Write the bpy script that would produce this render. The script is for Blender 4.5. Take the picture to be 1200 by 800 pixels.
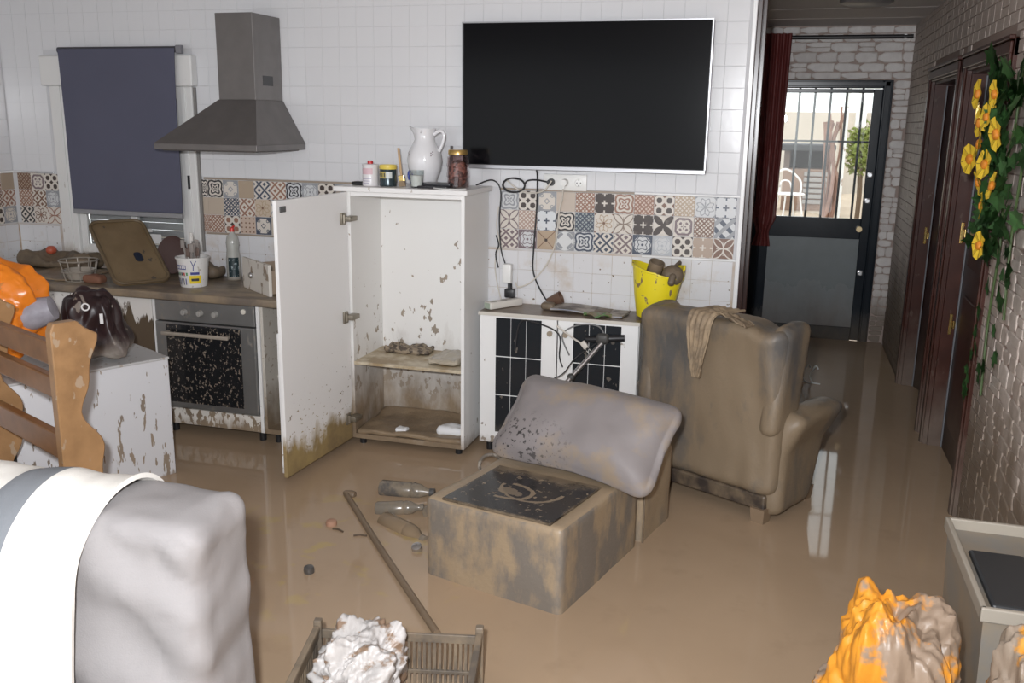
import bpy, bmesh, math, random
from mathutils import Vector, Matrix, noise as mnoise

for o in list(bpy.data.objects):
    bpy.data.objects.remove(o)
SC = bpy.context.scene
COL = SC.collection
R = math.radians
rnd = random.Random(7)

# ------------------------------------------------------------ camera, sky, flash, exposure
CAMP = Vector((0.220, -4.661, 1.674))
c_r = Vector((0.95972522, 0.28056886, 0.01444339))
c_u = Vector((-0.07784028, 0.21616175, 0.97324971))
c_f = Vector((-0.26994146, 0.93517657, -0.22929544))
cam_d = bpy.data.cameras.new('camera')
cam = bpy.data.objects.new('camera', cam_d)
COL.objects.link(cam)
mw = Matrix.Identity(4)
for i in range(3):
    mw[i][0], mw[i][1], mw[i][2], mw[i][3] = c_r[i], c_u[i], -c_f[i], CAMP[i]
cam.matrix_world = mw
cam_d.sensor_width = 36.0
cam_d.lens = 1087.4 / 1200 * 36
cam_d.clip_start = 0.02
SC.camera = cam

world = bpy.data.worlds.new('world')
SC.world = world
world.use_nodes = True
bg = world.node_tree.nodes['Background']
bg.inputs['Color'].default_value = (0.93, 0.97, 1.0, 1)
bg.inputs['Strength'].default_value = 2.2

fl = bpy.data.lights.new('camera_flash', 'AREA')
fl.shape = 'DISK'
fl.size = 0.09
fl.energy = 112
fl.color = (0.955, 0.97, 1.0)
flo = bpy.data.objects.new('camera_flash', fl)
COL.objects.link(flo)
fm = mw.copy()
for i in range(3):
    fm[i][3] = CAMP[i] - 0.10 * c_r[i] + 0.13 * c_u[i] - 0.02 * c_f[i]
flo.matrix_world = fm

vs = SC.view_settings
vs.view_transform = 'Standard'
vs.look = 'None'
vs.gamma = 1.0
vs.use_curve_mapping = False
vs.exposure = 0.0

# ------------------------------------------------------------ node helpers
class X:
    """a scalar socket with arithmetic"""
    def __init__(s, nt, k): s.nt, s.k = nt, k
    def m(s, op, *a, clamp=False):
        n = s.nt.nodes.new('ShaderNodeMath'); n.operation = op; n.use_clamp = clamp
        for i, v in enumerate((s,) + a):
            if isinstance(v, X): s.nt.links.new(v.k, n.inputs[i])
            else: n.inputs[i].default_value = v
        return X(s.nt, n.outputs[0])
    def __add__(s, b): return s.m('ADD', b)
    __radd__ = __add__
    def __sub__(s, b): return s.m('SUBTRACT', b)
    def __rsub__(s, b): return (s * -1.0) + b
    def __mul__(s, b): return s.m('MULTIPLY', b)
    __rmul__ = __mul__
    def __truediv__(s, b): return s.m('DIVIDE', b)
    def abs(s): return s.m('ABSOLUTE')
    def lt(s, b): return s.m('LESS_THAN', b)
    def gt(s, b): return s.m('GREATER_THAN', b)
    def min(s, b): return s.m('MINIMUM', b)
    def max(s, b): return s.m('MAXIMUM', b)
    def fr(s): return s.m('FRACT')
    def sin(s): return s.m('SINE')
    def cos(s): return s.m('COSINE')
    def sqrt(s): return s.m('SQRT')
    def clamp(s): return s.m('ADD', 0.0, clamp=True)

def new_mat(name):
    m = bpy.data.materials.new(name); m.use_nodes = True
    nt = m.node_tree
    b = nt.nodes['Principled BSDF']
    return m, nt, b

def mixc(nt, f, a, b):
    n = nt.nodes.new('ShaderNodeMix'); n.data_type = 'RGBA'
    for sock, v in ((n.inputs[0], f), (n.inputs[6], a), (n.inputs[7], b)):
        if isinstance(v, X): nt.links.new(v.k, sock)
        elif hasattr(v, 'is_output'): nt.links.new(v, sock)
        elif isinstance(v, (int, float)): sock.default_value = v
        else: sock.default_value = (*v, 1)
    return n.outputs[2]

def coords(nt, kind='Position'):
    if kind == 'Position':
        return nt.nodes.new('ShaderNodeNewGeometry').outputs['Position']
    return nt.nodes.new('ShaderNodeTexCoord').outputs[kind]

def sep(nt, v):
    n = nt.nodes.new('ShaderNodeSeparateXYZ'); nt.links.new(v, n.inputs[0])
    return X(nt, n.outputs[0]), X(nt, n.outputs[1]), X(nt, n.outputs[2])

def nse(nt, v, scale, detail=3, rough=.55, stretch=None, off=None, dist=0):
    if stretch or off:
        mp = nt.nodes.new('ShaderNodeMapping'); nt.links.new(v, mp.inputs[0])
        if stretch: mp.inputs['Scale'].default_value = stretch
        if off: mp.inputs['Location'].default_value = off
        v = mp.outputs[0]
    n = nt.nodes.new('ShaderNodeTexNoise'); nt.links.new(v, n.inputs['Vector'])
    n.inputs['Scale'].default_value = scale
    n.inputs['Detail'].default_value = detail
    n.inputs['Roughness'].default_value = rough
    n.inputs['Distortion'].default_value = dist
    return X(nt, n.outputs[0])

def bump(nt, b, h, strength, dist=.01):
    n = nt.nodes.new('ShaderNodeBump')
    n.inputs['Strength'].default_value = strength
    n.inputs['Distance'].default_value = dist
    nt.links.new(h.k, n.inputs['Height'])
    nt.links.new(n.outputs[0], b.inputs['Normal'])

MUD = (0.330, 0.245, 0.158)
MUD_D = (0.185, 0.135, 0.088)

def M(name, col, rough=.5, metal=0., spec=.5, var=0., vscale=6., bmp=0., bscale=40., mud=None, space='Position',
      col2=None, c2scale=5., c2thr=.5, c2soft=.08, c2stretch=None, coat=0.):
    """lacquer, plastic, fabric, metal ... with optional second colour patches and mud that has its own shape"""
    m, nt, b = new_mat(name)
    b.inputs['Roughness'].default_value = rough
    b.inputs['Metallic'].default_value = metal
    b.inputs['Specular IOR Level'].default_value = spec
    b.inputs['Coat Weight'].default_value = coat
    pos = coords(nt, 'Position')
    c = col
    if col2:
        f = ((nse(nt, pos, c2scale, 5, .6, c2stretch) - c2thr) / c2soft + .5).clamp()
        c = mixc(nt, f, c, col2)
    if var:
        v = nse(nt, pos, vscale, 4)
        c = mixc(nt, ((v - .5) * 2.2 + .5).clamp(), c if not isinstance(c, tuple) else tuple(x * (1 - var) for x in c),
                 tuple(min(1, x * (1 + var)) for x in (col if isinstance(c, tuple) else col)))
    if mud:
        x, y, z = sep(nt, pos)
        wob = mud.get('wob', .15)
        st = mud.get('stretch', (1, 1, .45))
        n1 = nse(nt, pos, mud.get('scale', 7.), 5, .62, st)
        base = (((mud['line'] - z) + (n1 - .5) * 2 * wob) / mud.get('soft', .06) + .5).clamp()
        if mud.get('splat', 0):
            n2 = nse(nt, pos, mud.get('sscale', 26.), 3, .55, mud.get('sstretch', (1, 1, .6)), (3, 1, 7))
            top = mud.get('stop', 1.2)
            thr = mud.get('sthr', .60) + (z / top) * mud.get('sgrad', .16)
            s = ((n2 - thr) / .02 + .5).clamp() * mud['splat']
            base = base.max(s)
        mc = mixc(nt, ((nse(nt, pos, 3.5, 5, .65) - .5) * 3 + .5).clamp(), mud.get('c1', MUD), mud.get('c2', MUD_D))
        c = mixc(nt, base * mud.get('amt', 1.0), c, mc)
        rr = base * (.62 - rough) + rough
        nt.links.new(rr.k, b.inputs['Roughness'])
        if metal: nt.links.new(((1 - base) * metal).k, b.inputs['Metallic'])
    if isinstance(c, tuple): b.inputs['Base Color'].default_value = (*c, 1)
    else: nt.links.new(c, b.inputs['Base Color'])
    if bmp:
        bump(nt, b, nse(nt, pos, bscale, 4), bmp)
    return m

def glass_mat(name, tint=(.93, .96, .95), rough=.0, refl=1.0):
    m = bpy.data.materials.new(name); m.use_nodes = True
    nt = m.node_tree; nt.nodes.clear()
    out = nt.nodes.new('ShaderNodeOutputMaterial')
    mix = nt.nodes.new('ShaderNodeMixShader')
    t = nt.nodes.new('ShaderNodeBsdfTransparent'); t.inputs[0].default_value = (*tint, 1)
    g = nt.nodes.new('ShaderNodeBsdfGlossy'); g.inputs['Roughness'].default_value = rough
    f = nt.nodes.new('ShaderNodeLayerWeight'); f.inputs[0].default_value = .5
    k = (X(nt, f.outputs['Facing']).m('POWER', 4.0) * .9 + .045) * refl
    nt.links.new(k.k, mix.inputs[0]); nt.links.new(t.outputs[0], mix.inputs[1]); nt.links.new(g.outputs[0], mix.inputs[2])
    nt.links.new(mix.outputs[0], out.inputs[0])
    return m

# ------------------------------------------------------------ mesh builder
class MB:
    def __init__(s): s.bm = bmesh.new()
    def _merge(s, b2, mat=None):
        if mat is not None: b2.transform(mat)
        me = bpy.data.meshes.new('tmp'); b2.to_mesh(me); b2.free()
        s.bm.from_mesh(me); bpy.data.meshes.remove(me)
        return s
    def box(s, x0, y0, z0, x1, y1, z1, bev=0., seg=2, mat=None):
        b = bmesh.new(); bmesh.ops.create_cube(b, size=1)
        for v in b.verts:
            v.co = Vector(((x0 + x1) / 2 + v.co.x * (x1 - x0), (y0 + y1) / 2 + v.co.y * (y1 - y0), (z0 + z1) / 2 + v.co.z * (z1 - z0)))
        if bev: bmesh.ops.bevel(b, geom=b.edges[:], offset=bev, segments=seg, profile=.5, affect='EDGES')
        return s._merge(b, mat)
    def cyl(s, p0, p1, r0, r1=None, seg=20, cap=True):
        r1 = r0 if r1 is None else r1
        p0, p1 = Vector(p0), Vector(p1); d = p1 - p0
        b = bmesh.new()
        bmesh.ops.create_cone(b, cap_ends=cap, segments=seg, radius1=r0, radius2=r1, depth=d.length)
        mt = Matrix.Translation((p0 + p1) / 2) @ d.to_track_quat('Z', 'Y').to_matrix().to_4x4()
        return s._merge(b, mt)
    def lathe(s, prof, seg=28, at=(0, 0, 0), mat=None, close=False):
        b = bmesh.new(); rings = []
        for r, z in prof:
            if r < 1e-5: rings.append([b.verts.new((0, 0, z))])
            else: rings.append([b.verts.new((r * math.cos(2 * math.pi * i / seg), r * math.sin(2 * math.pi * i / seg), z)) for i in range(seg)])
        for A, B in zip(rings, rings[1:]):
            for i in range(seg):
                j = (i + 1) % seg
                if len(A) == 1 and len(B) == 1: continue
                if len(A) == 1: b.faces.new((A[0], B[j], B[i]))
                elif len(B) == 1: b.faces.new((A[i], A[j], B[0]))
                else: b.faces.new((A[i], A[j], B[j], B[i]))
        bmesh.ops.recalc_face_normals(b, faces=b.faces[:])
        return s._merge(b, Matrix.Translation(at) @ (mat or Matrix.Identity(4)))
    def tube(s, pts, r, seg=8, smooth=True, sub=6, cap=True, taper=None):
        P = [Vector(p) for p in pts]
        if smooth and len(P) > 2:
            Q = []
            for i in range(len(P) - 1):
                a, b_, c, d = P[max(i - 1, 0)], P[i], P[i + 1], P[min(i + 2, len(P) - 1)]
                for k in range(sub):
                    t = k / sub
                    Q.append(.5 * ((2 * b_) + (c - a) * t + (2 * a - 5 * b_ + 4 * c - d) * t * t + (3 * b_ - a - 3 * c + d) * t ** 3))
            Q.append(P[-1]); P = Q
        b = bmesh.new(); rings = []; up = Vector((.13, .21, .97))
        for i, p in enumerate(P):
            t = (P[min(i + 1, len(P) - 1)] - P[max(i - 1, 0)]).normalized()
            e1 = t.cross(up)
            if e1.length < .05: e1 = t.cross(Vector((1, 0, 0)))
            e1.normalize(); e2 = t.cross(e1); up = -e2 if False else up
            rr = r if taper is None else r * (1 + (taper - 1) * i / (len(P) - 1))
            rings.append([b.verts.new(p + rr * (math.cos(2 * math.pi * k / seg) * e1 + math.sin(2 * math.pi * k / seg) * e2)) for k in range(seg)])
        for A, B in zip(rings, rings[1:]):
            for k in range(seg):
                j = (k + 1) % seg
                b.faces.new((A[k], A[j], B[j], B[k]))
        if cap: b.faces.new(rings[0]); b.faces.new(rings[-1])
        bmesh.ops.recalc_face_normals(b, faces=b.faces[:])
        return s._merge(b)
    def prism(s, poly, depth, bev=0., mat=None, seg=2):
        """poly in (x, z), extruded along +y by depth"""
        b = bmesh.new()
        f = b.faces.new([b.verts.new((x, 0, z)) for x, z in poly])
        ex = bmesh.ops.extrude_face_region(b, geom=[f])
        for v in ex['geom']:
            if isinstance(v, bmesh.types.BMVert): v.co.y += depth
        bmesh.ops.recalc_face_normals(b, faces=b.faces[:])
        if bev: bmesh.ops.bevel(b, geom=b.edges[:], offset=bev, segments=seg, profile=.5, affect='EDGES')
        return s._merge(b, mat)
    def soft(s, hx, hy, hz, r, n=(16, 16, 16), fn=None, mat=None):
        """closed rounded box with shared corner vertices, then every vertex through fn"""
        b = bmesh.new(); V = {}
        def g(t, N): 
            u = 2 * t / N - 1
            return math.sin(u * math.pi / 2) * .45 + u * .55
        H = (hx, hy, hz)
        def vert(i, j, k):
            key = (i, j, k)
            if key in V: return V[key]
            p = [g(i, n[0]) * hx, g(j, n[1]) * hy, g(k, n[2]) * hz]
            q = [max(-(h - min(r, h * .999)), min(h - min(r, h * .999), c)) for c, h in zip(p, H)]
            d = Vector(p) - Vector(q)
            if d.length > 1e-9:
                e = Vector([dd / min(r, h) for dd, h in zip(d, H)])
                e.normalize()
                P = Vector([qq + ee * min(r, h) for qq, ee, h in zip(q, e, H)])
            else: P = Vector(p)
            if fn: P = Vector(fn(P))
            V[key] = b.verts.new(P); return V[key]
        def face(a):
            try: b.faces.new(a)
            except ValueError: pass
        for i in range(n[0]):
            for j in range(n[1]):
                for k, fl_ in ((0, True), (n[2], False)):
                    q = [vert(i, j, k), vert(i + 1, j, k), vert(i + 1, j + 1, k), vert(i, j + 1, k)]
                    face(q[::-1] if fl_ else q)
        for i in range(n[0]):
            for k in range(n[2]):
                for j in (0, n[1]):
                    face([vert(i, j, k), vert(i + 1, j, k), vert(i + 1, j, k + 1), vert(i, j, k + 1)])
        for j in range(n[1]):
            for k in range(n[2]):
                for i in (0, n[0]):
                    face([vert(i, j, k), vert(i, j + 1, k), vert(i, j + 1, k + 1), vert(i, j, k + 1)])
        bmesh.ops.recalc_face_normals(b, faces=b.faces[:])
        return s._merge(b, mat)
    def sheet(s, nu, nv, fn, thick=.004):
        b = bmesh.new()
        G = [[b.verts.new(fn(i / nu, j / nv)) for j in range(nv + 1)] for i in range(nu + 1)]
        for i in range(nu):
            for j in range(nv):
                b.faces.new((G[i][j], G[i + 1][j], G[i + 1][j + 1], G[i][j + 1]))
        bmesh.ops.recalc_face_normals(b, faces=b.faces[:])
        if thick:
            bmesh.ops.solidify(b, geom=b.faces[:], thickness=thick)
        return s._merge(b)
    def mesh(s, name, mat, smooth=False):
        me = bpy.data.meshes.new(name); s.bm.to_mesh(me); s.bm.free()
        if smooth:
            me.shade_smooth()
            me.set_sharp_from_angle(angle=R(38 if smooth is True else smooth))
        if mat: me.materials.append(mat)
        return me
    def obj(s, name, mat, parent=None, smooth=False, **k):
        o = bpy.data.objects.new(name, s.mesh(name, mat, smooth))
        COL.objects.link(o)
        if parent: o.parent = parent
        for a, v in k.items(): o[a] = v
        return o

def empty(name, label, cat, loc=(0, 0, 0), rz=0., rot=None, group=None, kind=None):
    o = bpy.data.objects.new(name, None); COL.objects.link(o)
    o.empty_display_size = .1
    o.location = loc; o.rotation_euler = rot if rot else (0, 0, rz)
    o['label'] = label; o['category'] = cat
    if group: o['group'] = group
    if kind: o['kind'] = kind
    return o

def tag(o, label, cat, group=None, kind=None):
    o['label'] = label; o['category'] = cat
    if group: o['group'] = group
    if kind: o['kind'] = kind
    return o

def inst(name, me, parent, loc, rot=None, scale=None, mat=None):
    o = bpy.data.objects.new(name, me); COL.objects.link(o)
    o.parent = parent; o.location = loc
    if rot: o.rotation_euler = rot
    if scale: o.scale = scale
    if mat:
        o.material_slots[0].link = 'OBJECT'; o.material_slots[0].material = mat
    return o

def fbm(p, s, seed=0., oct=4):
    v, a = 0., 1.; q = Vector(p) * s + Vector((seed, seed * 1.7, -seed))
    for _ in range(oct):
        v += a * mnoise.noise(q); q *= 2.03; a *= .5
    return v

def crumple(p, seed, f, n=7):
    """creased plastic: triangle waves in random directions, slightly warped"""
    rq = random.Random(seed); v = 0.; q = Vector(p)
    w = Vector((mnoise.noise(q * 6 + Vector((seed, 0, 0))), mnoise.noise(q * 6 + Vector((0, seed, 9))), mnoise.noise(q * 6 + Vector((5, 0, seed))))) * .05
    q = q + w
    for i in range(n):
        d = Vector((rq.gauss(0, 1), rq.gauss(0, 1), rq.gauss(0, .6))).normalized()
        ff = f * rq.uniform(.6, 1.9)
        t = (q.dot(d) * ff + rq.random()) % 1.0
        v += (abs(t - .5) * 4 - 1) / (ff / f) ** .8
    return v / n

# ------------------------------------------------------------ shared materials
m_lacq = M('white_lacquer', (.85, .845, .835), .35, mud=dict(line=.05, wob=.14, soft=.10, splat=.85, sthr=.645, sgrad=.14, stop=1.0, scale=6))
m_lacq_clean = M('white_lacquer_clean', (.82, .81, .80), .32, mud=dict(line=-.1, wob=.05, splat=.5, sthr=.70, sgrad=.0))
m_inside = M('white_melamine', (.82, .81, .79), .45, mud=dict(line=.30, wob=.36, soft=.45, splat=.85, sthr=.548, sgrad=.13, stop=.9, sscale=26))
m_steel = M('brushed_steel', (.19, .178, .172), .42, metal=.6, var=.08, vscale=12)
m_steel_l = M('steel', (.62, .62, .63), .28, metal=1.0)
m_black = M('black_plastic', (.018, .018, .02), .38)
m_rubber = M('black_cable_rubber', (.02, .02, .022), .5)
m_whitep = M('white_plastic', (.80, .80, .78), .38)
m_mud = M('wet_mud', MUD, .38, col2=MUD_D, c2scale=4, c2soft=.3, bmp=.5, bscale=45)
m_mudt = M('dried_mud_coat', (.215, .160, .105), .55, col2=(.11, .085, .06), c2scale=6, c2soft=.3, bmp=.35, bscale=60)

# ============================================================ THE SETTING
# floor and muddy flood water
fo = MB().box(-4.45, -7.2, -.14, 1.25, 3.3, -.06).obj('floor', M('muddy_floor_tiles', (.2, .15, .1), .6, var=.2))
tag(fo, 'tiled floor lying under the brown flood water', 'floor', kind='structure')

def water_mat():
    m, nt, b = new_mat('muddy_flood_water')
    pos = coords(nt)
    x, y, z = sep(nt, pos)
    n1 = nse(nt, pos, 1.3, 4, .55); n2 = nse(nt, pos, 5, 5, .6)
    c = mixc(nt, ((n1 - .5) * 2.4 + .5).clamp(), (.395, .287, .190), (.450, .330, .222))
    c = mixc(nt, ((n2 - .58) * 6).clamp() * .5, c, (.335, .240, .156))
    # yellow paint slicks floating near the crate and the open cabinet door
    near = (1 - (((x + 1.35) * (x + 1.35) + (y + 1.55) * (y + 1.55)) / .55)).clamp()
    ye = ((nse(nt, pos, 7, 3, .5, None, (4, 2, 0)) - .585) * 12).clamp() * near
    c = mixc(nt, ye * .5, c, (.50, .38, .10))
    nt.links.new(c, b.inputs['Base Color'])
    b.inputs['Roughness'].default_value = .045
    b.inputs['IOR'].default_value = 1.33
    b.inputs['Specular IOR Level'].default_value = .5
    h = nse(nt, pos, 2.2, 2) * .5 + nse(nt, pos, 14, 3) * .06
    bump(nt, b, h, .05, .02)
    return m
wt = MB()
wv_ = [wt.bm.verts.new(p) for p in ((-4.305, -7.2, 0), (1.055, -7.2, 0), (1.055, 3.13, 0), (.06, 3.13, 0), (.06, -.002, 0), (-4.305, -.002, 0))]
wt.bm.faces.new(wv_)
for a_, b_ in ((-.35, .60), (.86, 1.855)):       # the water runs on into the side rooms
    wt.bm.faces.new([wt.bm.verts.new(p) for p in ((1.055, a_ + .003, 0), (2.05, a_ + .003, 0), (2.05, b_ - .003, 0), (1.055, b_ - .003, 0))])
wo = wt.obj('flood_water', water_mat())
tag(wo, 'opaque brown muddy flood water standing over the whole floor', 'water', kind='stuff')

# ---------------------------------------------------------------- tiles
TZ = 1.335      # top of the patterned band
def tile_mat():
    m, nt, b = new_mat('white_glazed_tile')
    pos = coords(nt); x, y, z = sep(nt, pos)
    dirt = ((nse(nt, pos, 5, 5, .65) - .53) * 7).clamp() * (((1.06 - z) / .10).clamp()) * .55
    specks = ((nse(nt, pos, 45, 2, .5) - .69) * 30).clamp() * ((1.1 - z) * 8).clamp()
    c = mixc(nt, dirt, (.70, .70, .715), (.55, .45, .35))
    c = mixc(nt, specks, c, MUD_D)
    nt.links.new(c, b.inputs['Base Color'])
    b.inputs['Roughness'].default_value = .16
    bump(nt, b, nse(nt, pos, 9, 2), .06, .01)
    return m
m_tile = tile_mat()

def grout_mat():
    m, nt, b = new_mat('grey_grout')
    pos = coords(nt); x, y, z = sep(nt, pos)
    low = ((1.04 - z) / .02).clamp() * ((nse(nt, pos, 6, 3) - .3) * 3).clamp()
    c = mixc(nt, low, (.60, .60, .615), (.46, .35, .25))
    nt.links.new(c, b.inputs['Base Color']); b.inputs['Roughness'].default_value = .8
    return m
m_grout = grout_mat()

CREAM = (.66, .61, .55); DARK = (.055, .038, .032); NAVY = (.06, .075, .11); TERRA = (.30, .155, .105)
GREY = (.30, .31, .33); TAN = (.44, .335, .235); LG = (.60, .61, .62); BROWN = (.19, .10, .065); PLUM = (.19, .14, .15); BLK = (.03, .03, .035)
_pt = {}
def pattern(kind, fg, bgc=CREAM, third=None):
    key = (kind, fg, bgc, third)
    if key in _pt: return _pt[key]
    m, nt, b = new_mat('cement_tile_' + kind)
    x, y, z = sep(nt, coords(nt, 'Object'))
    u, v = x / .05, z / .05
    a, w = u.abs(), v.abs()
    r = (u * u + v * v).sqrt()
    th = v.m('ARCTAN2', u)
    third = third or fg
    ex = None
    if kind == 'lattice':
        p, q = ((u + v) * .75 + .25).fr() - .5, ((u - v) * .75 + .25).fr() - .5
        f = (p.abs().min(q.abs())).lt(.10)
        pp, qq = ((u + v) * .75 + .75).fr() - .5, ((u - v) * .75 + .75).fr() - .5
        ex = (pp.abs().max(qq.abs())).lt(.17)
    elif kind == 'fine':
        p, q = ((u + v) * 1.2).fr() - .5, ((u - v) * 1.2).fr() - .5
        f = (p.abs().min(q.abs())).lt(.13)
        ex = (p.abs().max(q.abs())).gt(.42)
    elif kind == 'plus':
        p, q = (u * 1.0 + .5).fr() - .5, (v * 1.0 + .5).fr() - .5
        f1 = ((p.abs().min(q.abs())).lt(.075)) * ((p.abs().max(q.abs())).lt(.30))
        p2, q2 = u, v
        f = f1.max((p2.abs().min(q2.abs())).lt(.08) * (p2.abs().max(q2.abs())).lt(.30))
    elif kind == 'petal':
        cs = None
        for cx, cz in ((1, 0), (-1, 0), (0, 1), (0, -1)):
            d = ((u - cx) * (u - cx) + (v - cz) * (v - cz)).sqrt().lt(1.02)
            cs = d if cs is None else cs + d
        f = cs.gt(1.5)
        ex = (a + w).lt(.22)
    elif kind == 'petal_line':
        f = None
        for cx, cz in ((1, 0), (-1, 0), (0, 1), (0, -1)):
            d = (((u - cx) * (u - cx) + (v - cz) * (v - cz)).sqrt() - 1.0).abs().lt(.055)
            f = d if f is None else f.max(d)
        ex = (a.min(w)).lt(.035) * r.lt(.7)
    elif kind == 'rings':
        f = ((r * 15.0 + (th * 4).cos() * 2.2).sin()).gt(.1)
        ex = ((u * 14).sin() * (v * 14).sin()).gt(.55) * r.gt(.95)
    elif kind == 'medal':
        f = ((r - .82) + (th * 8).cos() * .05).abs().lt(.05)
        f = f.max(((r - .48) + (th * 4).cos() * .14).abs().lt(.05)).max(r.lt(.13))
        ex = r.gt(.9)
    elif kind == 'rosette':
        f = (r - (th * 8).cos() * .22).lt(.34)
        f = f.max(((r - .74) + (th * 8).cos() * .12).abs().lt(.06)) 
        ex = r.lt(.13).max((a + w).gt(1.72))
    elif kind == 'dots':
        p, q = (u + .5).fr() - .5, (v + .5).fr() - .5
        f = (p.abs() + q.abs()).lt(.27)
        p2, q2 = u.fr() - .5, v.fr() - .5
        ex = (p2.abs().max(q2.abs())).lt(.27) * (p2.abs() + q2.abs()).lt(.40)
    elif kind == 'small_dots':
        p, q = (u * 2).fr() - .5, (v * 2).fr() - .5
        f = (p.abs() + q.abs()).lt(.24)
    elif kind == 'frame':
        oc = a.max(w).max((a + w) * .70)
        f = (oc - .88).abs().lt(.045)
        f = f.max(((a + w) - .26).abs().lt(.06)).max((((a - .55) * (a - .55) + (w - .55) * (w - .55)).sqrt() - .15).abs().lt(.04))
        ex = oc.gt(.93)
    elif kind == 'fullframe':
        sq = a.max(w).max((a + w) * .62)
        f = (sq - .76).abs().lt(.10)
        f = f.max(((r * 11).sin() * (th * 4).cos()).gt(.25) * sq.lt(.64))
    elif kind == 'quatre':
        f = None
        for cx in (-1, 1):
            for cz in (-1, 1):
                d = ((u - cx * .52) * (u - cx * .52) * .8 + (v - cz * .52) * (v - cz * .52) * .8 + (u * cx - v * cz) * (u * cx - v * cz) * -.0).sqrt().lt(.34)
                f = d if f is None else f.max(d)
        f = f * (1 - (a + w).lt(.85)); f = f * r.lt(.93)
        ex = r.gt(.97)
    elif kind == 'cube':
        p, q = (u * .75 + v * .75).fr(), (u * .75 - v * .75 + .2).fr()
        f = p.lt(.45); ex = q.lt(.4)
    elif kind == 'cross_x':
        f = ((u + v).abs().min((u - v).abs())).lt(.05)
        ex = r.lt(.16)
    else:
        f = X(nt, nse(nt, coords(nt), 60, 2).k) * .12
    c = mixc(nt, f.clamp(), bgc, fg)
    if ex is not None: c = mixc(nt, ex.clamp(), c, third)
    wear = ((nse(nt, coords(nt), 22, 4, .6) - .56) * 5).clamp() * .28
    c = mixc(nt, wear, c, (.50, .43, .36))
    nt.links.new(c, b.inputs['Base Color'])
    b.inputs['Roughness'].default_value = .32
    _pt[key] = m
    return m

Tm = MB().box(-.0493, 0, -.0493, .0493, .004, .0493, .0012, 1)
tile_me = Tm.mesh('white_tile', m_tile)
ptile_me = MB().box(-.0490, 0, -.0490, .0490, .004, .0490, .001, 1).mesh('patterned_tile', m_tile)

# --- back wall with window opening
WX0, WX1, WZ0, WZ1 = -3.95, -3.02, .82, 1.85
wb = MB()
wb.box(-4.45, .0018, -.14, WX0, .14, 2.5)
wb.box(WX0, .0018, -.14, WX1, .14, WZ0)
wb.box(WX0, .0018, WZ1, WX1, .14, 2.5)
wb.box(WX1, .0018, -.14, .028, .14, 2.5)
wall_back = wb.obj('wall_back', m_grout)
tag(wall_back, 'white tiled kitchen wall with a band of patterned cement tiles', 'wall', kind='structure')

spots = []
for k in range(-43, 0):
    xc = k * .1 + .05 + .0
    for rr in range(0, 11):                       # above the band
        zc = TZ + .014 + .05 + rr * .1
        if zc > 2.47: continue
        spots.append((xc, zc))
    for rr in range(0, 13):                       # below the band
        zc = TZ - .3 - .012 - .05 - rr * .1
        spots.append((xc, zc))
vis, hid = [], []
for xc, zc in spots:
    if -4.02 < xc < -2.95 and .75 < zc < 2.05:
        if xc - .05 < -4.0 or xc + .05 > -2.96 or zc > 2.02: pass
        else: continue
    hidden = zc < .72 and xc < .0 or (xc < -1.25 and zc < 1.0 and xc > -1.95) or zc > 2.38
    if -1.38 < xc < -.2 and 1.5 < zc < 2.1: hidden = True
    if xc < -3.9 and zc < .85: hidden = True
    (hid if hidden else vis).append((xc, zc))
cx_ = lambda s: abs(s[0] + 1.6) * .25 + abs(s[1] - 1.6) * .1
vis.sort(key=cx_)
for xc, zc in vis[:300]:
    inst('white_tile', tile_me, wall_back, (xc, 0, zc))
rest = MB()
for xc, zc in vis[300:] + hid:
    rest.box(xc - .0492, 0, zc - .0492, xc + .0492, .004, zc + .0492)
ro = rest.obj('tile_field', m_tile, wall_back, kind='stuff')

rows_r = [
 [('rings', GREY, LG), ('dots', DARK, CREAM), ('frame', GREY, CREAM), ('plain', TAN, (.55, .47, .40)), ('fine', TERRA, CREAM), ('plus', CREAM, DARK), ('rings', TERRA, CREAM), ('fine', TERRA, (.62, .5, .43)), ('dots', BROWN, CREAM, DARK), ('fine', TAN, CREAM), ('rosette', GREY, LG), ('plus', NAVY, LG)],
 [('petal_line', PLUM, CREAM), ('fine', (.42, .3, .25), CREAM), ('plus', NAVY, (.68, .70, .72)), ('rings', BLK, CREAM), ('fine', NAVY, (.34, .38, .38)), ('rosette', TAN, CREAM, BROWN), ('petal_line', (.25, .19, .15), CREAM), ('plus', CREAM, DARK), ('petal', DARK, CREAM), ('fullframe', PLUM, CREAM), ('fine', BROWN, CREAM), ('cube', NAVY, LG, GREY)],
 [('lattice', PLUM, CREAM), ('medal', PLUM, LG), ('cross_x', BROWN, TAN, DARK), ('quatre', GREY, (.68, .69, .69), GREY), ('rings', NAVY, LG), ('lattice', NAVY, CREAM), ('lattice', PLUM, CREAM), ('medal', NAVY, LG), ('medal', (.45, .47, .5), LG), ('dots', DARK, CREAM), ('plus', CREAM, (.42, .32, .25)), ('petal_line', CREAM, BROWN)]]
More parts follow.
